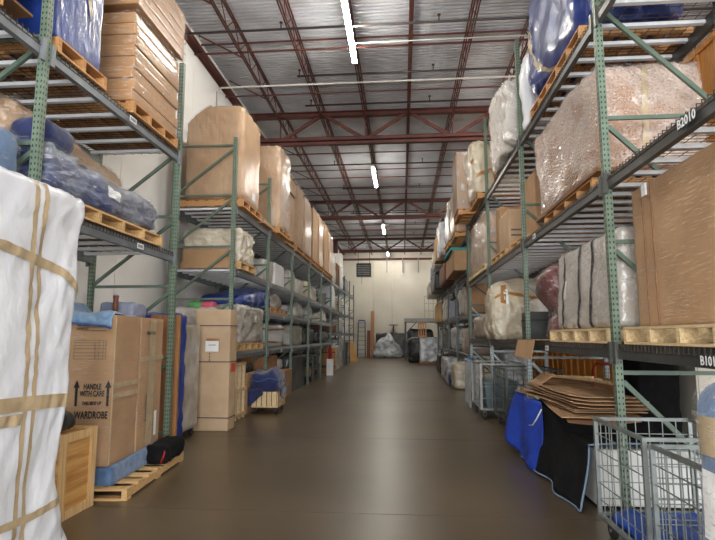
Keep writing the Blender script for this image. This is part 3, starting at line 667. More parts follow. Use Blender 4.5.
for i, (a, b, zt, m, lab) in enumerate(cols):
    pallet('pallet under the '+lab.split(' on the top shelf')[0]+(', with a smaller carton on it' if i == 0 else ', '+lab.split(', ')[-1]), -3.98, -2.84, a, b, z3, 'pallet_orange', 'x', fine=False)
    if m == 'cardboard': carton(lab, -3.9, -2.85, a+.02, b-.02, z3+.137, zt, m, wrap='stretch_film', tape='tape_tan')
    else: lump('wrapped_carton', lab, 'box', -3.9, -2.85, a+.02, b-.02, z3+.137, zt, m, n=9, r=.05, amp=.02)
carton('smaller carton sitting on a tall brown carton on the top shelf', -3.75, -2.82, 12.95, 13.75, 5.18, 5.58, 'cardboard', tape='tape_tan')
# shelf z2 (2.68)
pallet('pale wooden pallet under the clear-wrapped load with red patches', -3.98, -2.86, 9.2, 10.15, z2, 'pallet_wood', 'x')
lump('wrapped_load', 'grey clear-wrapped load on a brown carton base, below the armoire', 'wrapped load', -3.95, -2.9, 9.25, 10.1, z2+.137, 3.42, 'film_cream', n=14, r=.07, amp=.03, crk=.03, wrap='stretch_film', labels=(('+x', .0, .3, .3, .4),))
carton('low brown carton strip in front of the clear-wrapped load', -3.9, -3.05, 9.1, 9.22, z2+.0, z2+.36, 'cardboard', seam=False)
for i, (a, b, h, m, lab) in enumerate([(11.6, 12.5, .55, 'film_pale', 'pale wrapped carton on the middle shelf under the narrow cabinet'), (12.7, 13.8, .62, 'paper_white', 'white carton on the middle shelf between pale wrapped cartons'), (14.2, 15.2, .6, 'film_grey', 'grey wrapped bundle on the middle shelf, beside the white carton'),
        (15.35, 16.4, .5, 'film_pale', 'pale low bundle on the middle shelf past the grey bundle'), (16.8, 17.9, .6, 'film_cream', 'cream wrapped bundle on the middle shelf of the long rack'), (18.1, 19.0, .5, 'film_grey', 'small grey bundle on the middle shelf next to the cream bundle'), (19.4, 21.5, .55, 'film_dark', 'long dark bundle on the middle shelf at the long rack end')]):
    lump('wrapped_bundle', lab, 'wrapped item', -3.9, -3.1, a, b, z2, z2+h, m, n=8, r=.06, amp=.03)
# shelf z15 (2.0)
for i, (a, b, h, m, lab, pl) in enumerate([(11.75, 13.3, .72, 'film_grey', 'grey bundle with blue wrap over a tan pallet, first on its shelf', 'cardboard_orange'), (14.2, 16.3, .66, 'film_silver', 'bulky silver-grey wrapped armchair on the shelf, second along', None), (16.85, 18.0, .55, 'film_silver', 'grey wrapped armchair on the shelf, next to the bulky silver-grey one', None), (19.45, 21.4, .4, 'film_pale', 'pale wrapped armchair on the shelf, last of the row', None)]):
    zb = z15
    if pl: pallet('tan pallet under the grey bundle with blue wrap', -3.95, -2.95, a, b, z15, 'pallet_orange', 'x'); zb += .137
    lump('wrapped_bundle', lab, 'wrapped item', -3.88, -3.02, a, b, zb, min(zb+h, 2.42), m, n=10, r=.12, amp=.05, crk=.03, shape=lambda x, y, z, P: (P.x*(1-.12*z), P.y*(1-.15*z), P.z+.08*math.sin(y*2)*z))
lump('furniture_pad', 'blue plastic bundle beside the first grey bundle', 'wrapped item', -3.4, -2.97, 11.5, 11.72, z15, 2.5, 'film_blue', n=8, r=.05, amp=.03)
# shelf z1 (1.22)
pallet('pallet under the square grey wrapped block', -3.95, -2.92, 9.3, 11.1, z1, 'pallet_wood', 'x')
lump('wrapped_block', 'square grey-beige wrapped block with label on the lowest shelf', 'wrapped item', -3.9, -2.93, 9.45, 11.05, z1+.137, 2.06, 'film_grey', n=14, r=.05, amp=.02, crk=.02, labels=(('+x', .15, .25, .18, .3),))
lump('furniture_pad', 'dark blue cover bundle on top of the square grey block', 'blanket', -3.8, -2.97, 9.7, 11.2, 2.065, 2.5, 'film_blue', n=12, r=.14, amp=.04, shape=lambda x, y, z, P: (P.x, P.y, P.z-.12*(1-y)*z))
lump('wrapped_stool', 'pale wrapped seat behind the tall strapped carton on the low shelf', 'wrapped item', -4.0, -3.2, 9.02, 9.3, z1, 2.0, 'film_pale', n=10, r=.08, amp=.03)
for (dx, m, nm) in ((-3.62, 'plastic_green', 'green'), (-3.4, 'plastic_pink', 'pink')): lump('toy_bag', 'small %s plastic bag lying on the pale wrapped seat' % nm, 'bag', dx-.12, dx+.1, 9.05, 9.27, 2.0, 2.1, m, n=6, r=.05, amp=.02)
for i, (a, b, h, m, lab, st_) in enumerate([(11.75, 13.4, .6, 'film_white', 'white wrapped bundle with brown tape bands on the lowest shelf', 1), (14.3, 16.0, .6, 'film_grey', 'grey wrapped seat on the lowest shelf, next to the brown-taped bundle', 0), (16.8, 18.2, .56, 'film_dark', 'dark wrapped bundle on the lowest shelf', 0), (19.4, 21.4, .5, 'film_dark', 'black wrapped stack on the lowest shelf at the rack end', 0)]):
    lump('wrapped_bundle', lab, 'wrapped item', -3.88, -3.02, a, b, z1, z1+h-.06, m, n=10, r=.09, amp=.04, crk=.03, straps=((('+x', [(-1, .3), (1, .45)], .13), ('+x', [(-1, -.3), (1, -.45)], .13), ('-y', [(-1, .3), (1, .4)], .13), ('-y', [(-1, -.5), (1, -.4)], .13)) if st_ else ()), sm='tape_brown')
# floor under the long rack
t = thing('slatted_crate', 'narrow pale slatted crate holding a white panel beside the tall carton', 'crate', (-3.2, 9.72, 0))
MB().box(-.28, .2, -.2, .2, .06, .95).build('panel', 'panel_white', t)
for sy_ in (-.24, .0, .24): MB().box(.2, .24, sy_-.03, sy_+.03, 0, 1.02).build('slat', 'pallet_pale', t)
for zz in (.06, .5, .96): MB().box(.2, .245, -.3, .3, zz, zz+.06).build('slat', 'pallet_pale', t); MB().box(-.28, .24, -.3, -.24, zz, zz+.06).build('slat', 'pallet_pale', t)
carton('brown carton standing behind the blue-blanketed dolly', -3.6, -2.99, 10.2, 11.1, 0, .78, 'cardboard')
lump('black_bag', 'small black bag on the brown carton behind the dolly', 'bag', -3.4, -3.05, 10.35, 10.85, .785, .93, 'film_dark', n=8, r=.06, amp=.02)
carton('wide brown box with wood-grain front under the lowest shelf', -3.95, -2.99, 11.55, 12.7, 0, 1.05, 'board_brown', seam=False)
carton('brown open carton on the floor past the dolly', -3.5, -2.86, 12.95, 13.8, 0, .66, 'cardboard')
lump('white_bag', 'white plastic bag on top of the open carton past the dolly', 'bag', -3.45, -3.05, 13.1, 13.6, .67, .93, 'film_white', n=8, r=.1, amp=.03)
lump('dark_bundle', 'low black stack of goods under the lowest shelf, past the open carton', 'wrapped item', -3.9, -3.0, 14.2, 16.4, 0, .95, 'film_dark', n=10, r=.06, amp=.05)
# dolly with blanket
t = thing('wooden_dolly', 'wooden dolly on casters beside the slatted crate', 'dolly', (-2.68, 10.72, 0))
MB().box(-.26, .26, -.36, .36, .12, .15).build('deck', 'pallet_pale', t)
for k in range(5): MB().box(-.25+.1*k, -.165+.1*k, -.365, -.345, .15, .42).build('slat', 'pallet_pale', t)
for k in range(6): MB().box(.24, .26, -.345+.115*k, -.245+.115*k, .15, .40).build('slat', 'pallet_pale', t)
for sx_ in (-1, 1):
    for sy_ in (-1, 1): caster(t, sx_*.2, sy_*.3, .055, .12)
def dsh(x, y, z, P): return (P.x*(1+.12*(1-z)), P.y*(1+.08*(1-z)), P.z+.05*math.sin(4*x)*z)
t, fn = lump('moving_blanket', 'dark blue moving blanket bundled over the wooden dolly', 'blanket', -2.96, -2.42, 10.36, 11.08, .425, .8, 'pad_navy', n=18, r=.14, amp=.05, crk=.03, shape=dsh)
for fc, pth in (('-y', [(-1, .1), (1, .15)]), ('+x', [(-1, .15), (1, .05)])): patch('seam', 'pad_blue', t, fn, fc, pth, .06, .006)
def hang(u, v):
    x_ = -.31+.3*u; z_ = .06-(.36-.25*u)*v; return (x_, -.03*math.sin(9*u)-.02, z_)
MB().grid(hang, 20, 6, .012).build('hanging_fold', 'pad_navy', t, (0, -.40, 0), smooth=True)
MB().grid(lambda u, v: (.02*math.sin(8*u), -.42+.84*u, .06-(.12+.1*math.sin(u*5))*v), 20, 6, .012).build('hanging_fold', 'pad_navy', t, (.33, 0, 0), smooth=True)

# ================================================================== RIGHT SIDE, near rack
r1, r2, r3 = 1.433, 2.933, 4.523
# bay next to the camera: big brown wrapped box
pallet('pale wooden pallet under the big brown wrapped carton', 1.84, 2.98, 2.0, 4.62, r1, 'pallet_pale', 'x', .14)
t = thing('large_carton', 'big brown film-wrapped carton with strap lines, on the lowest right shelf', 'box', (2.46, 3.36, r1+.141))
soft('body', 'cardboard', t, (.94, 2.6, 1.16), n=16, r=.012, amp=.008, freq=1.1, seed=5)
for yy in (.93, 1.08): MB().box(-.483, -.472, yy-.006, yy+.006, .01, 1.165).build('strap', 'cardboard_dark', t)
MB().box(-.486, -.472, 1.04, 1.075, 1.06, 1.16).box(-.486, -.472, 1.0, 1.03, 1.06, 1.16).build('tape', 'paper_white', t)
soft('stretch_wrap', 'stretch_film_fine', t, (.975, 2.64, 1.17), n=20, r=.02, amp=.01, freq=3, seed=5)
# white load with black straps
pallet('pale wooden pallet under the white strapped load', 1.84, 2.98, 4.95, 6.85, r1, 'pallet_pale', 'x', .14)
lump('strapped_load', 'grey-white plastic-wrapped load with upright black straps', 'wrapped load', 1.92, 2.88, 4.93, 6.78, r1+.141, 2.5, 'film_pale', n=20, r=.07, amp=.02, crk=.009, shape=lambda x, y, z, P: (P.x+.05*z*(x < 0), P.y, P.z), labels=(('-x', .42, .0, .07, .3),),
     straps=(('-x', [(.5, -1), (.49, 1)], .045), ('-x', [(.07, -1), (.065, 1)], .045), ('-x', [(-.2, -1), (-.2, 1)], .045)), wrap='stretch_film')
def chair_shape(x, y, z, P):
    return (P.x*(1.0-.25*max(0, .75-z)*(z > .3))+.06*math.sin(z*6), P.y, P.z)
lump('wrapped_chair', 'maroon chair in clear plastic with rounded back, beside the strapped load', 'chair', 1.95, 2.6, 7.0, 7.7, r1, 2.42, 'film_maroon', n=16, r=.2, amp=.06, crk=.03, shape=chair_shape, wrap='stretch_film')
def armch(x, y, z, P):
    k = (z-.55)/.45 if z > .55 else 0
    return (P.x+.05*k, P.y*(1-.45*k)+(.18*k), P.z-.12*k*abs(x)**3)
lump('wrapped_armchair', 'armchair wrapped in cream paper with brown tape on the lowest right shelf', 'chair', 1.72, 2.7, 10.1, 11.2, r1, 2.6, 'film_cream', n=20, r=.16, amp=.05, crk=.04, shape=armch, straps=(('-y', [(-1, .25), (-.3, .35), (1, .1)], .08), ('-y', [(-.45, .1), (-.4, .6)], .16)), sm='tape_brown', labels=(('-y', -.35, .25, .13, .4),))
lump('wrapped_sofa', 'low cream wrapped seat behind the black box on the right shelf', 'wrapped furniture', 2.2, 2.95, 8.95, 10.0, r1, 2.1, 'film_pale', n=12, r=.12, amp=.04)
t = thing('black_case', 'black equipment case on the lowest right shelf beside the green post', 'case', (2.3, 8.62, r1))
MB().box(-.35, .35, -.25, .25, 0, .44).build('body', 'steel_dark', t); MB().box(-.36, .36, -.26, .26, .30, .32).build('rim', 'rubber', t); MB().box(-.36, -.352, -.08, .08, .17, .21).build('handle', 'rubber', t); MB().box(.02, .16, -.256, -.252, .2, .25).build('badge', 'red_paint', t)
lump('wrapped_bundle', 'pinkish-grey wrapped bundle on the lowest right shelf past the armchair', 'wrapped item', 1.9, 2.8, 12.4, 14.4, r1, 1.98, 'film_pink', n=12, r=.1, amp=.04, crk=.03)
lump('wrapped_bundle', 'black tarped bundle at the back of the shelf past the armchair', 'wrapped item', 2.0, 2.9, 11.5, 12.3, r1, 2.15, 'film_dark', n=10, r=.1, amp=.05)
# middle shelf: bubble-wrapped furniture
pallet('wooden pallet under the bubble-wrapped furniture', 1.9, 2.95, 5.3, 7.1, r2, 'pallet_orange', 'x')
tag(MB().box(1.88, 2.95, 5.1, 7.45, r2+.137, r2+.175).build('base_board', 'cardboard_dark'), 'flat dark board under the bubble-wrapped furniture', 'board')
def bub(x, y, z, P):
    return (P.x, P.y+(.16*z if y > .3 else -.04*z), P.z-.16*z*max(0, -y-.2))
t, fn = lump('bubble_wrapped_furniture', 'long brown furniture in bubble wrap on the middle right shelf', 'wrapped furniture', 1.93, 2.93, 5.15, 7.35, r2+.176, 4.28, 'film_bubble', n=26, r=.09, amp=.04, crk=.02, shape=bub, wrap='stretch_film', straps=(('-y', [(-.1, -1), (-.05, 1)], .07),), sm='tape_tan')
carton('brown carton at the back of the middle right shelf, past the bubble wrap', 2.1, 2.95, 8.3, 9.2, r2+.137, 3.55, 'cardboard', tape='tape_tan')
carton('brown carton on another carton past the bubble wrap', 2.12, 2.9, 8.35, 9.15, 3.556, 4.12, 'cardboard', tape='tape_tan')
pallet('pallet under the two stacked cartons past the bubble wrap', 1.9, 2.98, 8.25, 9.35, r2, 'pallet_wood', 'x')
pallet('pallet under the square printed carton on the middle right shelf', 1.86, 2.95, 9.6, 11.1, r2, 'pallet_wood', 'x')
carton('square light carton with printed lines on the middle right shelf', 1.95, 2.75, 9.65, 10.6, r2+.137, 3.8, 'cardboard_light', tape='tape_tan')
for k in range(2): MB().box(1.99+.0, 2.3, 9.642, 9.644, 3.3+.1*k, 3.33+.1*k).build('printed_line', 'ink_grey', bpy.data.objects[[o.name for o in C.objects if o.get('label', '').startswith('square light carton')][0]], (-2.35, -10.125, -(r2+.137)))
carton('large brown carton behind the square printed carton', 2.0, 2.95, 10.7, 11.15, r2+.137, 4.1, 'cardboard')
t = thing('traffic_cone', 'small pink cone on the large brown carton', 'cone', (2.5, 10.92, 4.106)); MB().tube([(0, 0, 0.02), (0, 0, .22)], [.08, .02], 12).build('cone_body', 'plastic_pink', t, smooth=True); MB().box(-.1, .1, -.1, .1, 0, .02).build('cone_base', 'plastic_pink', t)
pallet('pallet under the tall cream panel in clear film', 1.8, 2.9, 11.6, 14.3, r2, 'pallet_pale', 'x')
lump('wrapped_panel_stack', 'tall tan panels in shiny clear film on the middle right shelf', 'wrapped furniture', 1.88, 2.6, 11.7, 14.3, r2+.137, 4.28, 'film_brown', n=14, r=.05, amp=.03, wrap='film_bag')
# top shelf
pallet('orange-tinted pallet under the bulging blue load', 1.84, 2.95, 5.25, 7.35, r3, 'pallet_orange', 'x')
def blu(x, y, z, P):
    return (P.x, P.y+(.22*math.sin(math.pi*min(1, z*1.1)) if y > 0 else 0), P.z+.05*math.sin(3*y))
lump('wrapped_sofa', 'bulging blue plastic-wrapped load with brown tape on the top right shelf', 'wrapped furniture', 1.86, 2.9, 5.2, 7.3, r3+.137, 6.3, 'film_blue', n=22, r=.25, amp=.06, crk=.03, shape=blu, straps=(('-x', [(-.1, -.9), (.45, -.1), (.9, .5)], .08), ('-x', [(.4, .2), (1, -.1)], .07)), sm='tape_tan', labels=(('-x', .83, .12, .12, .2),))
lump('wrapped_sofa', 'blue pad bundle lying on the top right shelf above the bubble wrap', 'wrapped furniture', 2.0, 2.9, 2.6, 4.7, r3, 5.2, 'film_blue', n=14, r=.12, amp=.05, crk=.03, straps=(('-x', [(-1, -.3), (1, -.2)], .1),), sm='tape_tan')
lump('plastic_bag', 'big white plastic bag of goods beside the bulging blue load', 'bag', 1.85, 2.75, 7.6, 7.92, r3, 5.75, 'film_white', n=14, r=.16, amp=.08, crk=.05)
lump('wrapped_bundle', 'cream clear-wrapped bundle leaning out on the top right shelf', 'wrapped item', 1.78, 2.7, 8.25, 10.2, r3+.02, 6.05, 'film_pale', n=14, r=.2, amp=.08, crk=.05, shape=lambda x, y, z, P: (P.x, P.y*(1-.25*z), P.z-.18*z*(1-y)), wrap='film_bag')
pallet('pallet under the cream brown-taped boxes', 1.7, 2.9, 11.6, 12.9, r3, 'pallet_orange', 'x')
lump('wrapped_box', 'cream wrapped box with crossed brown tape on the top right shelf', 'box', 1.7, 2.7, 11.6, 12.9, r3+.137, 5.86, 'film_cream', n=14, r=.08, amp=.05, crk=.03, shape=lambda x, y, z, P: (P.x-.1*z, P.y+.1*z, P.z), straps=(('-y', [(-1, -.3), (1, .2)], .1), ('-y', [(-.1, -1), (-.1, 1)], .08), ('-x', [(-1, .2), (1, -.2)], .09)), sm='tape_brown')
pallet('pallet under the large film-wrapped carton that overhangs the aisle', 1.45, 2.6, 13.2, 14.4, r3, 'pallet_orange', 'x')
carton('large brown film-wrapped carton overhanging the aisle on the top shelf', 1.42, 2.5, 13.2, 14.3, r3+.137, 6.15, 'cardboard', wrap='film_bag')
# ---------------------------------------------------------------- floor under the near right rack
# white boxes partly under a black blanket with pale blue hem
for (a, b, lab) in ((1.69, 2.08, 'white flat-faced cabinet showing under the black blanket hem, beside the green post'), (2.12, 2.62, 'white flat-faced cabinet farther from the aisle under the black blanket')):
    t = thing('white_cabinet', lab, 'cabinet', ((a+b)/2, 5.28, 0)); h = (b-a)/2
    MB().box(-h, h, -.28, .3, .03, .5).build('body', 'panel_white', t)
    for sx_ in (-1, 1): MB().box(sx_*h-.05*(sx_ > 0), sx_*h+.05*(sx_ < 0), -.25, .25, 0, .03).build('foot', 'rubber', t)
    MB().box(-h+.02, h-.02, -.288, -.28, .05, .48).build('door', 'panel_white', t)
carton('dark carton stack under the black blanket', 1.66, 2.38, 5.66, 7.2, 0, .66, 'cardboard_dark')
def blanket(u, v):
    # u along the aisle 0 (near camera) .. 1, v from aisle hem to the back
    y_ = 4.99+2.0*u; top = .54+.16*min(1, max(0, (u-.25)/.15)); xe = 1.63-.07*u
    if v < .5:
        k = v/.5; z_ = top*k**.8; out = (.16*(1-k)**1.5)*(1-.5*u)
        lift = .0 if u < .3 else .02
        x_ = xe-out+.035*math.sin(u*17+1)*(1-k); z_ = max(.012+lift*(1-k), z_)
        if u < .12: y_ -= (.12-u)*.9*(1-k)
    else:
        k = (v-.5)/.5; x_ = xe+(1.08 if u < .26 else .86)*k; z_ = top+.02*math.sin(8*u+5*k)
    return (x_, y_, z_)
t = drape('moving_blanket', 'black blanket with pale blue hem trailing onto the aisle floor', 'blanket', 'blanket_black', blanket, 40, 30, (0, 0, 0), 0, -.008)
MB().tube([Vector(blanket(u/40, 0))+Vector((-.004, 0, .004)) for u in range(41)], .008, 6).build('hem', 'trim_lightblue', t, smooth=True)
MB().tube([Vector(blanket(0, v/30))+Vector((0, -.006, .004)) for v in range(31)], .009, 6).build('hem', 'trim_lightblue', t, smooth=True)
# flattened cardboard on top
rnd = random.Random(4)
for k in range(7):
    w_, d = .78-.1*rnd.random(), 2.0-.6*rnd.random(); cx, cy = 1.98+rnd.uniform(-.03, .03), 6.3+rnd.uniform(-.2, .2); z0 = .735+.024*k
    t = thing('flattened_carton', 'flattened cardboard box in the pile on the black blanket, %s' % ('bottom sheet', 'second sheet up', 'third sheet up', 'fourth sheet up', 'fifth sheet up', 'sixth sheet up', 'top sheet with raised flap')[k], 'cardboard', (cx, cy, z0), R(rnd.uniform(-8, 8)), 'flattened cardboard pile')
    ph = rnd.random()*6
    MB().grid(lambda u, v: ((u-.5)*w_, (v-.5)*d, .006*math.sin(7*v+ph)+(.03+.012*k)*max(0, .25-u)*(k > 2)), 8, 14, -.006).build('sheet', 'cardboard', t)
    MB().box(-w_/2+.02, w_/2-.02, -.004, .004, .007, .009).build('fold_line', 'cardboard_dark', t)
    if k == 6:
        MB().grid(lambda u, v: (-w_/2+.5*u*math.cos(.6)*.5, d/2-.5+.5*v, .01+.14*u), 4, 4, -.006).build('flap', 'cardboard', t)
# bright blue cloth hanging by the cardboard
def bcl(u, v):
    y_ = 6.15+1.25*u; z_ = .76*(1-v)+.012*v+(.14*u*v if u > .5 else 0); x_ = 1.55-.16*v*(.4+.6*u)+.03*math.sin(10*u+3*v)
    return (x_-.02, y_+.25*v*(u-.2), z_)
t = drape('blue_cloth', 'bright blue cloth hanging over the end of the cardboard pile', 'cloth', 'cloth_blue', bcl, 22, 18, (0, 0, 0), 0, -.008)
MB().tube([(1.52, 6.12, .7), (1.46, 6.1, .6), (1.44, 6.2, .52), (1.42, 6.3, .5)], .008, 6).build('cord', 'conduit_white', t, smooth=True)
# folded cardboard hanging off the shelf edge
t = thing('folded_carton', 'folded cardboard sheet sticking out over the lowest right shelf beam', 'cardboard', (1.9, 7.5, r1))
MB().grid(lambda u, v: (-.2+.5*u, -.5+1.1*v, .012+.006*math.sin(6*v)), 4, 6, -.006).build('sheet', 'cardboard', t)
MB().grid(lambda u, v: (-.2-.08*u, -.45+1.0*v-.1*u, .012-.24*u), 4, 6, -.006).build('flap', 'cardboard', t)
# tall things behind
lump('black_cover', 'tall item under a ribbed black cover behind the cardboard pile', 'covered item', 2.46, 2.86, 5.85, 6.3, 0, 1.27, 'blanket_black', n=16, r=.05, amp=.03, freq=6)
t = thing('cream_cabinet', 'cream cabinet standing behind the black covered item', 'cabinet', (3.3, 6.1, 0)); MB().box(-.3, .3, -.3, .3, .05, 1.4).build('body', 'wall_cream', t); MB().box(-.28, -.01, -.308, -.3, .1, 1.35).build('door', 'wall_cream', t); MB().box(.01, .28, -.308, -.3, .1, 1.35).build('door', 'wall_cream', t); MB().box(-.3, .3, -.28, .28, 0, .05).build('plinth', 'steel_dark', t)
t = thing('hand_truck', 'hand truck with red looped handle behind the cardboard pile', 'hand truck', (2.7, 7.45, 0), R(10))
MB().tube([(-.17, 0, .1), (-.17, 0, 1.05), (-.13, 0, 1.13), (.13, 0, 1.13), (.17, 0, 1.05), (.17, 0, .1)], .018, 8).build('frame', 'red_paint', t, smooth=True)
MB().box(-.2, .2, -.25, 0, .02, .035).build('toe_plate', 'steel_dark', t)
for zz in (.4, .75): MB().bar((-.17, 0, zz), (.17, 0, zz), .025).build('crossbar', 'red_paint', t)
for s in (-1, 1): MB().tube([(s*.2-.025, .08, .12), (s*.2+.025, .08, .12)], .12, 16).build('wheel', 'rubber', t, smooth=False)
for k in range(4): tag(MB().tube([(1.98+.11*k, 8.0-.25*k, .93+.008*k), (2.3+.06*k, 6.75-.1*k, 1.0-.02*k)], .018, 6).build('wooden_pole', 'pallet_pale'), 'long pale pole lying across the goods behind the cardboard pile, %s' % ('closest to the aisle', 'second from the aisle', 'third from the aisle', 'fourth from the aisle')[k], 'pole', 'pale poles behind the cardboard')
lump('goods_pile', 'low brown pile of goods carrying the pale poles', 'goods', 1.97, 2.95, 7.85, 8.0, 0, .9, 'cardboard_dark', n=8, r=.05, amp=.02)
# wheeled wire cages
def wire_cage(label, x0, x1, y0, y1, z0, z1, m='galvanised', pitch=(.1, .14), gate=None, fill=None, thick=.006, post=.028, open_top=True, group=None, sides=('w', 'e', 's', 'n')):
    t = thing('wire_cage', label, 'cage cart', ((x0+x1)/2, (y0+y1)/2, 0), 0, group); hx, hy = (x1-x0)/2, (y1-y0)/2
    for sx_ in (-1, 1):
        for sy_ in (-1, 1):
            cbox('corner_post', m, post, post, z1-z0, t, (sx_*hx, sy_*hy, z0))
            caster(t, sx_*(hx-.06), sy_*(hy-.08), .06, z0)
    for sd_ in sides:
        b = MB(); ax = sd_ in 'we'; s = -1 if sd_ in 'ws' else 1; L_ = hy if ax else hx; c = s*(hx if ax else hy); n = max(2, int(2*L_/pitch[0])); nz = max(2, int((z1-z0)/pitch[1]))
        for k in range(1, n):
            q = -L_+2*L_*k/n
            b.bar((c, q, z0), (c, q, z1), thick) if ax else b.bar((q, c, z0), (q, c, z1), thick)
        for k in range(1, nz):
            zz = z0+(z1-z0)*k/nz
            b.bar((c, -L_, zz), (c, L_, zz), thick) if ax else b.bar((-L_, c, zz), (L_, c, zz), thick)
        b.build('mesh_panel', m, t)
        for zz in (z0+.01, z1-.012):
            (MB().bar((c, -L_, zz), (c, L_, zz), .025) if ax else MB().bar((-L_, c, zz), (L_, c, zz), .025)).build('rail', m, t)
    MB().box(-hx, hx, -hy, hy, z0-.02, z0).build('base', 'steel_dark', t)
    return t
wire_cage('galvanised wire cage cart standing beside the blue taped roll', 1.5, 2.2, 3.56, 4.4, .14, .87, pitch=(.1, .105))
t = wire_cage('smaller galvanised wire cage cart next to the blue taped roll', 1.52, 2.18, 2.86, 3.5, .14, .84, pitch=(.075, .105))
lump('blue_tarp', 'crumpled blue tarp lying inside the galvanised wire cage', 'tarp', 1.56, 2.14, 3.66, 4.3, .142, .2, 'tarp_blue', n=20, r=.03, amp=.02, crk=.03)
# blue wrapped roll with tape
t, fn = lump('wrapped_roll', 'upright blue padded roll with tan tape bands and white label', 'wrapped roll', 1.37, 1.8, 2.4, 2.8, 0, 1.3, 'pad_steelblue', n=22, r=.17, amp=.015, crk=.012, shape=lambda x, y, z, P: (P.x, P.y, P.z), labels=(('-x', -.1, .1, .5, .3),), wrap='stretch_film')
for fc in ('-x', '-y', '+x'):
    for v in (-.25, .45): patch('tape', 'tape_tan', t, fn, fc, [(-1, v), (1, v-.04)], .22, .004, 14)
# two roll cages farther along
wire_cage('dark wire roll cage with a grey bin inside, beside the galvanised post', 1.42, 2.2, 9.95, 11.15, .18, 1.0, 'grey_panel', (.16, .2), thick=.008, post=.04)
t = thing('plastic_bin', 'grey-green plastic bin inside the dark wire roll cage', 'bin', (1.8, 10.5, .18)); MB().hexa([(-.25, -.38, 0), (.25, -.38, 0), (.25, .38, 0), (-.25, .38, 0), (-.3, -.44, .45), (.3, -.44, .45), (.3, .44, .45), (-.3, .44, .45)]).build('tub', 'teal_bin', t); MB().box(-.32, .32, -.46, .46, .45, .48).build('rim', 'teal_bin', t)
wire_cage('open dark wire roll cage closest to the blue cloth', 1.62, 2.45, 8.6, 9.7, .18, .98, 'steel_dark', (.16, .16), thick=.008, post=.04)
for k, (xa, ya) in enumerate(((1.42, 11.75), (1.42, 12.1), (1.46, 12.45))):
    t = thing('wire_gate', 'white-framed cage gate standing on edge past the roll cages, %s' % ('first in line', 'second in line', 'third in line')[k], 'gate', (xa, ya, 0), R(3), 'cage gates on edge')
    MB().box(-.02, .02, -.14, -.11, 0, 1.0).box(-.02, .02, .11, .14, 0, 1.0).build('stile', 'grey_panel', t); MB().box(-.02, .02, -.11, .11, .03, .06).box(-.02, .02, -.11, .11, .95, .98).build('rail', 'grey_panel', t)
    b = MB()
    for q in range(1, 6): b.bar((0, -.11, .06+.15*q), (0, .11, .06+.15*q), .008)
    b.build('mesh_panel', 'grey_panel', t)
t = thing('grey_panel_cart', 'flat grey panel leaning along the rack past the cage gates', 'panel', (1.75, 13.6, 0)); MB().box(-.03, .03, -.8, .8, .08, .95).build('panel', 'grey_panel', t); MB().box(-.05, .05, -.8, .8, 0, .08).build('foot_rail', 'steel_dark', t)
lump('cyan_bag', 'bright cyan bag hung over the flat grey panel', 'bag', 1.6, 1.71, 13.2, 13.75, .55, .98, 'cloth_cyan', n=8, r=.05, amp=.02)
# wooden storage vaults behind the right rack
k = 0
for lv in range(3):
    for j in range(6):
        y0 = 6.2+2.2*j; x0 = 4.35
        rowname = ('on floor', 'on second tier', 'on third tier')[lv]; cn = ('first from dock doors', 'second from dock doors', 'third from dock doors', 'fourth from dock doors', 'fifth from dock doors', 'last before the back wall')[j]
        t = thing('storage_vault', 'orange plywood vault %s behind the right rack, %s' % (rowname, cn), 'crate', (x0+.8, y0+1.05, lv*1.9), 0, 'wooden storage vaults')
        cbox('body', 'vault_wood', 1.56, 2.06, 1.76, t, (0, 0, .12))
        for q in range(5): cbox('batten', 'vault_wood', .025, .09, 1.76, t, (-.792, -.98+.49*q, .12))
        for zz in (.12, 1.8): cbox('rail', 'vault_wood', .03, 2.1, .1, t, (-.795, 0, zz-.01))
        for q in range(3): cbox('skid', 'board_brown', 1.56, .1, .12, t, (0, -.95+.95*q, 0))
        k += 1
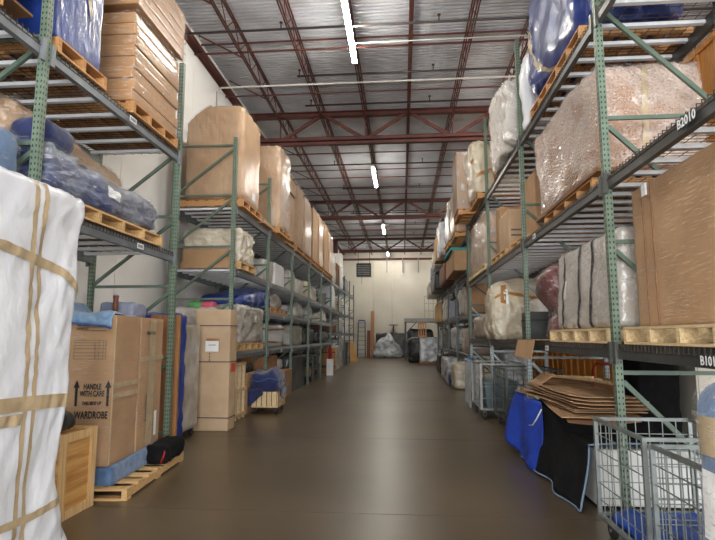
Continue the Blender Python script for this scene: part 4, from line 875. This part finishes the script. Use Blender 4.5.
# ---------------------------------------------------------------- far right rack
f1, f2, f3, f4 = .963, 2.113, 3.363, 4.313
FAR = [  # x0,x1,y0,y1,z0,z1,mat,label
 (1.55, 2.6, 15.1, 16.4, f4+.137, 5.75, 'film_brown', 'tan panel in clear film overhanging the aisle, first on the far top shelf'),
 (1.5, 2.5, 16.6, 17.9, f4+.137, 5.5, 'film_pale', 'pale wrapped bundle overhanging the aisle, second on the far top shelf'),
 (1.35, 2.4, 18.4, 19.6, f4, 5.45, 'film_silver', 'shiny clear-wrapped bundle on the far top shelf, third along'),
 (1.3, 2.3, 19.9, 21.0, f4, 5.2, 'cardboard', 'plain brown box on the far top shelf beyond the shiny bundle'),
 (1.4, 2.5, 21.6, 23.4, f4, 5.1, 'film_grey', 'grey bundle with pale sacks on the far top shelf'),
 (1.5, 2.5, 24.8, 27.4, f4, 4.95, 'pad_greyblue', 'bluish grey bundle at the end of the far top shelf'),
 (1.5, 2.7, 15.2, 17.9, f3, 3.95, 'cardboard', 'wide brown carton under the teal pad on the far third shelf'),
 (1.5, 2.7, 18.4, 21.1, f3, 4.04, 'leather_brown', 'dark brown wooden furniture on the far third shelf'),
 (1.35, 2.7, 21.7, 24.3, f3, 4.02, 'film_dark', 'dark wrapped chairs on the far third shelf'),
 (1.3, 2.6, 24.9, 27.6, f3, 4.04, 'film_grey', 'grey bundle at the end of the far third shelf'),
 (1.95, 2.8, 15.2, 16.2, f2, 3.2, 'cardboard', 'stack-like tall brown carton on the far second shelf'),
 (1.9, 2.8, 16.4, 17.9, f2, 3.0, 'film_grey', 'grey wrapped seat on the far second shelf'),
 (1.85, 2.8, 18.4, 21.0, f2, 2.8, 'pad_navy', 'navy padded bundle on the far second shelf'),
 (1.85, 2.8, 21.7, 24.2, f2, 3.0, 'film_silver', 'silver wrapped bundle on the far second shelf'),
 (1.7, 2.8, 25.0, 27.6, f2, 3.1, 'pallet_wood', 'yellowish wooden furniture at the end of the far second shelf'),
 (1.95, 2.8, 15.2, 17.8, f1, 1.75, 'film_pink', 'pinkish wrapped bundle on the far lowest shelf'),
 (1.9, 2.8, 18.5, 21.0, f1, 1.8, 'film_silver', 'silver wrapped furniture on the far lowest shelf'),
 (1.9, 2.8, 21.7, 24.3, f1, 1.7, 'film_dark', 'dark bundle on the far lowest shelf'),
 (1.9, 2.8, 24.9, 27.5, f1, 1.8, 'film_silver', 'silver bundle at the end of the far lowest shelf'),
 (1.45, 2.3, 15.3, 16.2, 0, .74, 'film_cream', 'cream shiny bag standing on the aisle floor by the far rack'),
 (1.4, 2.2, 16.5, 17.6, 0, .35, 'pad_navy', 'dark blue padded bundle low on the floor beside the cream bag'),
 (1.45, 2.3, 18.3, 20.3, 0, .74, 'film_silver', 'silver wrapped box on the floor under the far rack'),
 (1.5, 2.5, 21.6, 23.6, 0, .74, 'film_dark', 'dark wrapped goods on the floor under the far rack')]
for (a, b, c, d, e, f_, m, lab) in FAR:
    if e > 4.4 and m in ('film_brown', 'film_pale'): pallet('orange pallet under the '+lab.split(' overhanging')[0]+' overhanging the aisle', a-.02, b, c, d, f4, 'pallet_orange', 'x', fine=False)
    if m == 'cardboard': carton(lab, a, b, c, d, e+.002, f_, m, tape='tape_tan')
    else: lump('wrapped_bundle' if 'film' in m or 'pad' in m else 'furniture', lab, 'wrapped item', a, b, c, d, e+.002, f_, m, n=10, r=.1, amp=.05, crk=.03)
lump('teal_pad', 'teal folded pad on the wide brown carton of the far third shelf', 'blanket', 1.42, 2.5, 15.3, 17.6, 3.96, 4.05, 'cloth_teal', n=8, r=.04, amp=.02)
lump('wrapped_bundle', 'white sheeted item lying on the dark carton past the roll cages', 'wrapped item', 2.3, 2.9, 12.5, 14.3, .0, 1.2, 'film_silver', n=10, r=.08, amp=.04)
# silver cube and upright pallet at the rack end, grey platform
pallet('dark skid under the silver wrapped cube', .92, 1.98, 28.3, 29.5, 0, 'board_brown', 'x', fine=False)
lump('wrapped_cube', 'shiny silver wrapped cube on a dark skid at the rack end', 'wrapped load', .95, 1.95, 28.3, 29.4, .137, 1.4, 'film_silver', n=14, r=.04, amp=.03, crk=.03)
t = thing('upright_crate', 'small orange wooden crate standing on the silver cube', 'crate', (1.08, 28.9, 1.43))
for k in range(4): MB().box(-.22+.125*k, -.15+.125*k, -.2, -.17, 0, .82).build('slat', 'pallet_orange', t)
for zz in (0, .72): MB().box(-.22, .225, -.17, .2, zz, zz+.1).build('rail', 'pallet_orange', t)
t = thing('steel_platform', 'grey steel work platform against the cream back wall', 'platform', (1.35, 35.4, 0))
MB().box(-1.2, 1.2, -1.3, 1.3, 2.4, 2.62).build('deck', 'grey_panel', t)
for sx_ in (-1, 1):
    for sy_ in (-1, 1): cbox('leg', 'steel_dark', .1, .1, 2.4, t, (sx_*1.12, sy_*1.22, 0))
for sy_ in (-1, 1): MB().bar((-1.15, sy_*1.2, 1.6), (-.4, sy_*1.2, 2.4), .05).build('knee_brace', 'steel_dark', t)
for k in range(4): MB().tube([(.2+.3*k, 1.2, 2.62), (.2+.3*k, 1.2, 4.2)], .02, 6).build('guard_post', 'grey_panel', t)
for zz in (3.2, 3.7, 4.2): MB().bar((.2, 1.2, zz), (1.1, 1.2, zz), .03).build('guard_rail', 'grey_panel', t)
# ================================================================== back wall goods
lump('tarp_pile', 'pile of goods under a grey translucent tarp before the back wall', 'goods', -2.0, .0, 36.5, 38.0, 0, 1.65, 'film_silver', n=18, r=.3, amp=.12, crk=.06, shape=lambda x, y, z, P: (P.x*(1-.5*max(0, z-.2)), P.y*(1-.2*z), P.z-.5*z*z*abs(x)+.1*math.sin(5*x)*z))
lump('black_machine', 'black machine bulk behind the tarp-covered pile', 'machine', -1.85, .3, 38.3, 38.7, 0, 1.7, 'film_dark', n=10, r=.12, amp=.08)
t = thing('bar_stool', 'dark stool standing on top of the black machine', 'stool', (-.6, 38.42, 1.75)); MB().tube([(0, 0, 0), (0, 0, .5)], .05, 8).build('column', 'steel_dark', t); MB().tube([(0, 0, .5), (0, 0, .56)], .32, 16).build('seat', 'leather_brown', t); MB().tube([(0, 0, 0), (0, 0, .03)], .22, 16).build('base', 'steel_dark', t)
lump('black_bundle', 'black netted bundle between the tarp pile and silver cube', 'bundle', .35, 1.2, 30.6, 33.6, 0, 1.35, 'film_dark', n=14, r=.25, amp=.12, crk=.06)
lump('black_bundle', 'dark tall bundle under the grey steel platform', 'bundle', .4, 2.0, 34.6, 36.3, 0, 1.9, 'film_dark', n=12, r=.25, amp=.12, crk=.06)
t = thing('step_ladder', 'aluminium ladder leaning by the back wall beside tall boards', 'ladder', (-2.9, 38.1, 0)); LT = Vector((0, .45, 2.6))
for s in (-1, 1): MB().bar((s*.28, 0, 0), (s*.24, .45, 2.6), .07, .08).build('rail', 'steel_dark', t)
for k in range(8): f_ = (k+.7)/8.2; MB().bar((-.27, .45*f_, 2.6*f_), (.27, .45*f_, 2.6*f_), .05, .05).build('rung', 'grey_panel', t)
MB().box(-.22, .22, .3, .6, 2.58, 2.66).build('top_cap', 'cloth_blue', t)
for k, (x_, h, m, lab) in enumerate(((-2.12, 3.3, 'board_brown', 'tall brown plank leaning on the back wall beside the ladder'), (-2.4, 1.9, 'leather_brown', 'short dark plank beside the tall brown plank'))):
    t = thing('plank', lab, 'plank', (x_, 38.55, 0)); MB().hexa([(-.12, -.25, 0), (.12, -.25, 0), (.12, -.2, 0), (-.12, -.2, 0), (-.12, .15, h), (.12, .15, h), (.12, .2, h), (-.12, .2, h)]).build('board', m, t); MB().box(-.12, .12, -.26, -.19, 0, .02).build('end_grain', 'cardboard_dark', t)
t = thing('plywood_sheet', 'orange-brown wooden panel leaning at the end of the left rack', 'panel', (-2.88, 31.6, 0)); MB().hexa([(-.1, -.4, 0), (-.06, -.4, 0), (-.06+.3, .4, 0), (-.1+.3, .4, 0), (-.36, -.4, 1.15), (-.32, -.4, 1.15), (-.02, .4, 1.15), (-.06, .4, 1.15)]).build('sheet', 'ply_wood', t); MB().bar((-.33, -.42, 1.15), (-.03, .42, 1.15), .05).build('edge_strip', 'batten_wood', t)
# unit heater hung from the roof
t = thing('unit_heater', 'dark unit heater hung from the roof near the back wall', 'heater', (-2.6, 36.6, 5.6)); MB().box(-.5, .5, -.35, .35, 0, .9).build('casing', 'steel_dark', t)
for k in range(6): MB().box(-.42, .42, -.37, -.35, .1+.12*k, .15+.12*k).build('louver', 'grey_panel', t)
for s in (-1, 1): MB().tube([(s*.4, 0, .9), (s*.4, 0, 1.8)], .02, 6).build('hanger_rod', 'steel_dark', t)
MB().tube([(-.15, 0, 0), (-.15, 0, -.5)], .015, 6).build('cord', 'steel_dark', t)
# ---------------------------------------------------------------- far left rack contents
g1, g2, g3 = 1.632, 2.612, 3.812
FL = [(-3.8, -2.95, 22.2, 23.6, g3, 5.1, 'film_pale', 'pale carton in film on the far left top shelf'), (-3.9, -3.0, 24.8, 25.6, g3, 4.95, 'board_brown', 'brown upright board bundle on the far left top shelf'), (-3.9, -3.0, 25.8, 26.9, g3, 4.9, 'film_white', 'white bundle on the far left top shelf'), (-3.9, -3.0, 27.5, 29.5, g3, 4.6, 'film_navy', 'navy bundle on the far left top shelf'),
      (-3.8, -2.9, 22.1, 23.0, g2, 3.6, 'film_white', 'tall white rolled bundle on the far left middle shelf'), (-3.9, -3.0, 23.2, 24.4, g2, 3.2, 'film_brown', 'brown bundle on the far left middle shelf'), (-3.9, -3.0, 24.8, 27, g2, 3.3, 'film_grey', 'grey bundle on the far left middle shelf'), (-3.9, -3.0, 27.4, 29.6, g2, 3.2, 'film_white', 'white bundle at the end of the far left middle shelf'),
      (-3.9, -3.0, 22.2, 24.3, g1, 2.05, 'leather_brown', 'brown low furniture on the far left lowest shelf'), (-3.9, -3.0, 24.8, 27, g1, 2.3, 'film_pale', 'pale bundle on the far left lowest shelf'), (-3.9, -3.0, 27.4, 29.6, g1, 2.3, 'film_white', 'white bundle at the end of the far left lowest shelf'),
      (-3.8, -2.85, 23.05, 24.4, 0, 1.05, 'film_cream', 'white wrapped bundle on a dark skid on the floor of the far left rack'), (-3.9, -2.98, 25.3, 27.1, 0, 1.4, 'film_silver', 'silver wrapped goods on the floor of the far left rack'), (-3.9, -2.98, 27.6, 29.4, 0, 1.2, 'film_dark', 'dark goods on the floor of the far left rack')]
for (a, b, c, d, e, f_, m, lab) in FL: lump('wrapped_bundle' if 'film' in m else 'furniture', lab, 'wrapped item', a, b, c, d, e+.002, f_, m, n=9, r=.08, amp=.04, crk=.02)
t = thing('wooden_barrel', 'orange-brown wooden drum on the floor near the fire extinguisher', 'barrel', (-3.15, 22.6, .0)); MB().tube([(0, 0, .02), (0, 0, .3), (0, 0, .75), (0, 0, 1.0)], [.3, .33, .33, .3], 14).build('staves', 'pallet_orange', t)
for zz in (.2, .8): MB().tube([(0, 0, zz), (0, 0, zz+.04)], .335, 14).build('hoop', 'steel_dark', t)
t = thing('fire_extinguisher', 'red fire extinguisher on a white pedestal by the left rack', 'extinguisher', (-2.78, 20.6, .62)); MB().tube([(0, 0, 0), (0, 0, .36), (0, 0, .44), (0, 0, .48)], [.075, .075, .05, .025], 12).build('cylinder', 'red_paint', t, smooth=True); MB().box(-.03, .03, -.09, .02, .48, .52).build('valve', 'rubber', t); MB().tube([(0, -.07, .48), (.05, -.1, .3), (.06, -.09, .1)], .012, 6).build('hose', 'rubber', t)
t = thing('white_pedestal', 'white pedestal post carrying the fire extinguisher', 'pedestal', (-2.78, 20.6, 0)); MB().box(-.12, .12, -.12, .12, .0, .6).build('column', 'paper_white', t); MB().box(-.13, .13, -.13, .13, .6, .62).build('cap', 'paper_white', t)
t = thing('steel_cart', 'small dark steel cart on the floor under the long left rack', 'cart', (-3.3, 18.2, 0))
for sx_ in (-1, 1):
    for sy_ in (-1, 1): cbox('leg', 'steel_dark', .05, .05, .85, t, (sx_*.35, sy_*.6, 0))
for zz in (.15, .5, .85): MB().box(-.4, .4, -.65, .65, zz, zz+.03).build('shelf', 'steel_dark', t)
carton('brown carton on the lower deck of the small steel cart', -3.6, -3.05, 17.8, 18.6, .182, .46, 'cardboard')

# small loose bundles lying on the goods of the far right rack
rnd = random.Random(11)
KINDS = (('film_silver', 'shiny silver'), ('film_white', 'white plastic'), ('film_dark', 'black'), ('film_pale', 'pale'))
for k, (a, b, c, d, e, f_, m0, lab) in enumerate(FAR):
    nxt = {f1: 1.97, f2: 3.22, f3: 4.17, f4: 9}.get(e if e in (f1, f2, f3) else f4)
    if e == 0 or nxt-f_ < .14 or 'teal' in lab: continue
    for q in range(2):
        h = min(nxt-f_-.06, rnd.uniform(.2, .5)); d_ = (d-c)/2-.12; y_ = c+.06+q*((d-c)/2); m, nm = KINDS[(k+q*2+k//3) % 4]
        sh = next((lab.split(w)[0] for w in (' overhanging', ' in clear', ' on the', ' at the', ' under the', ' beyond') if w in lab), lab)
        tier = {f1: 'lowest', f2: 'second', f3: 'third'}.get(e, 'top')
        lump('loose_bundle', 'small %s bundle on the %s, far right %s shelf' % (nm, sh, tier), 'bundle', a+.06, a+.06+rnd.uniform(.4, .7), y_, y_+d_*rnd.uniform(.6, 1), f_+.04, f_+.04+h, m, n=9, r=.12, amp=.03, crk=.03, group='small %s bundles on the far right rack' % nm, seed=k+50*q)
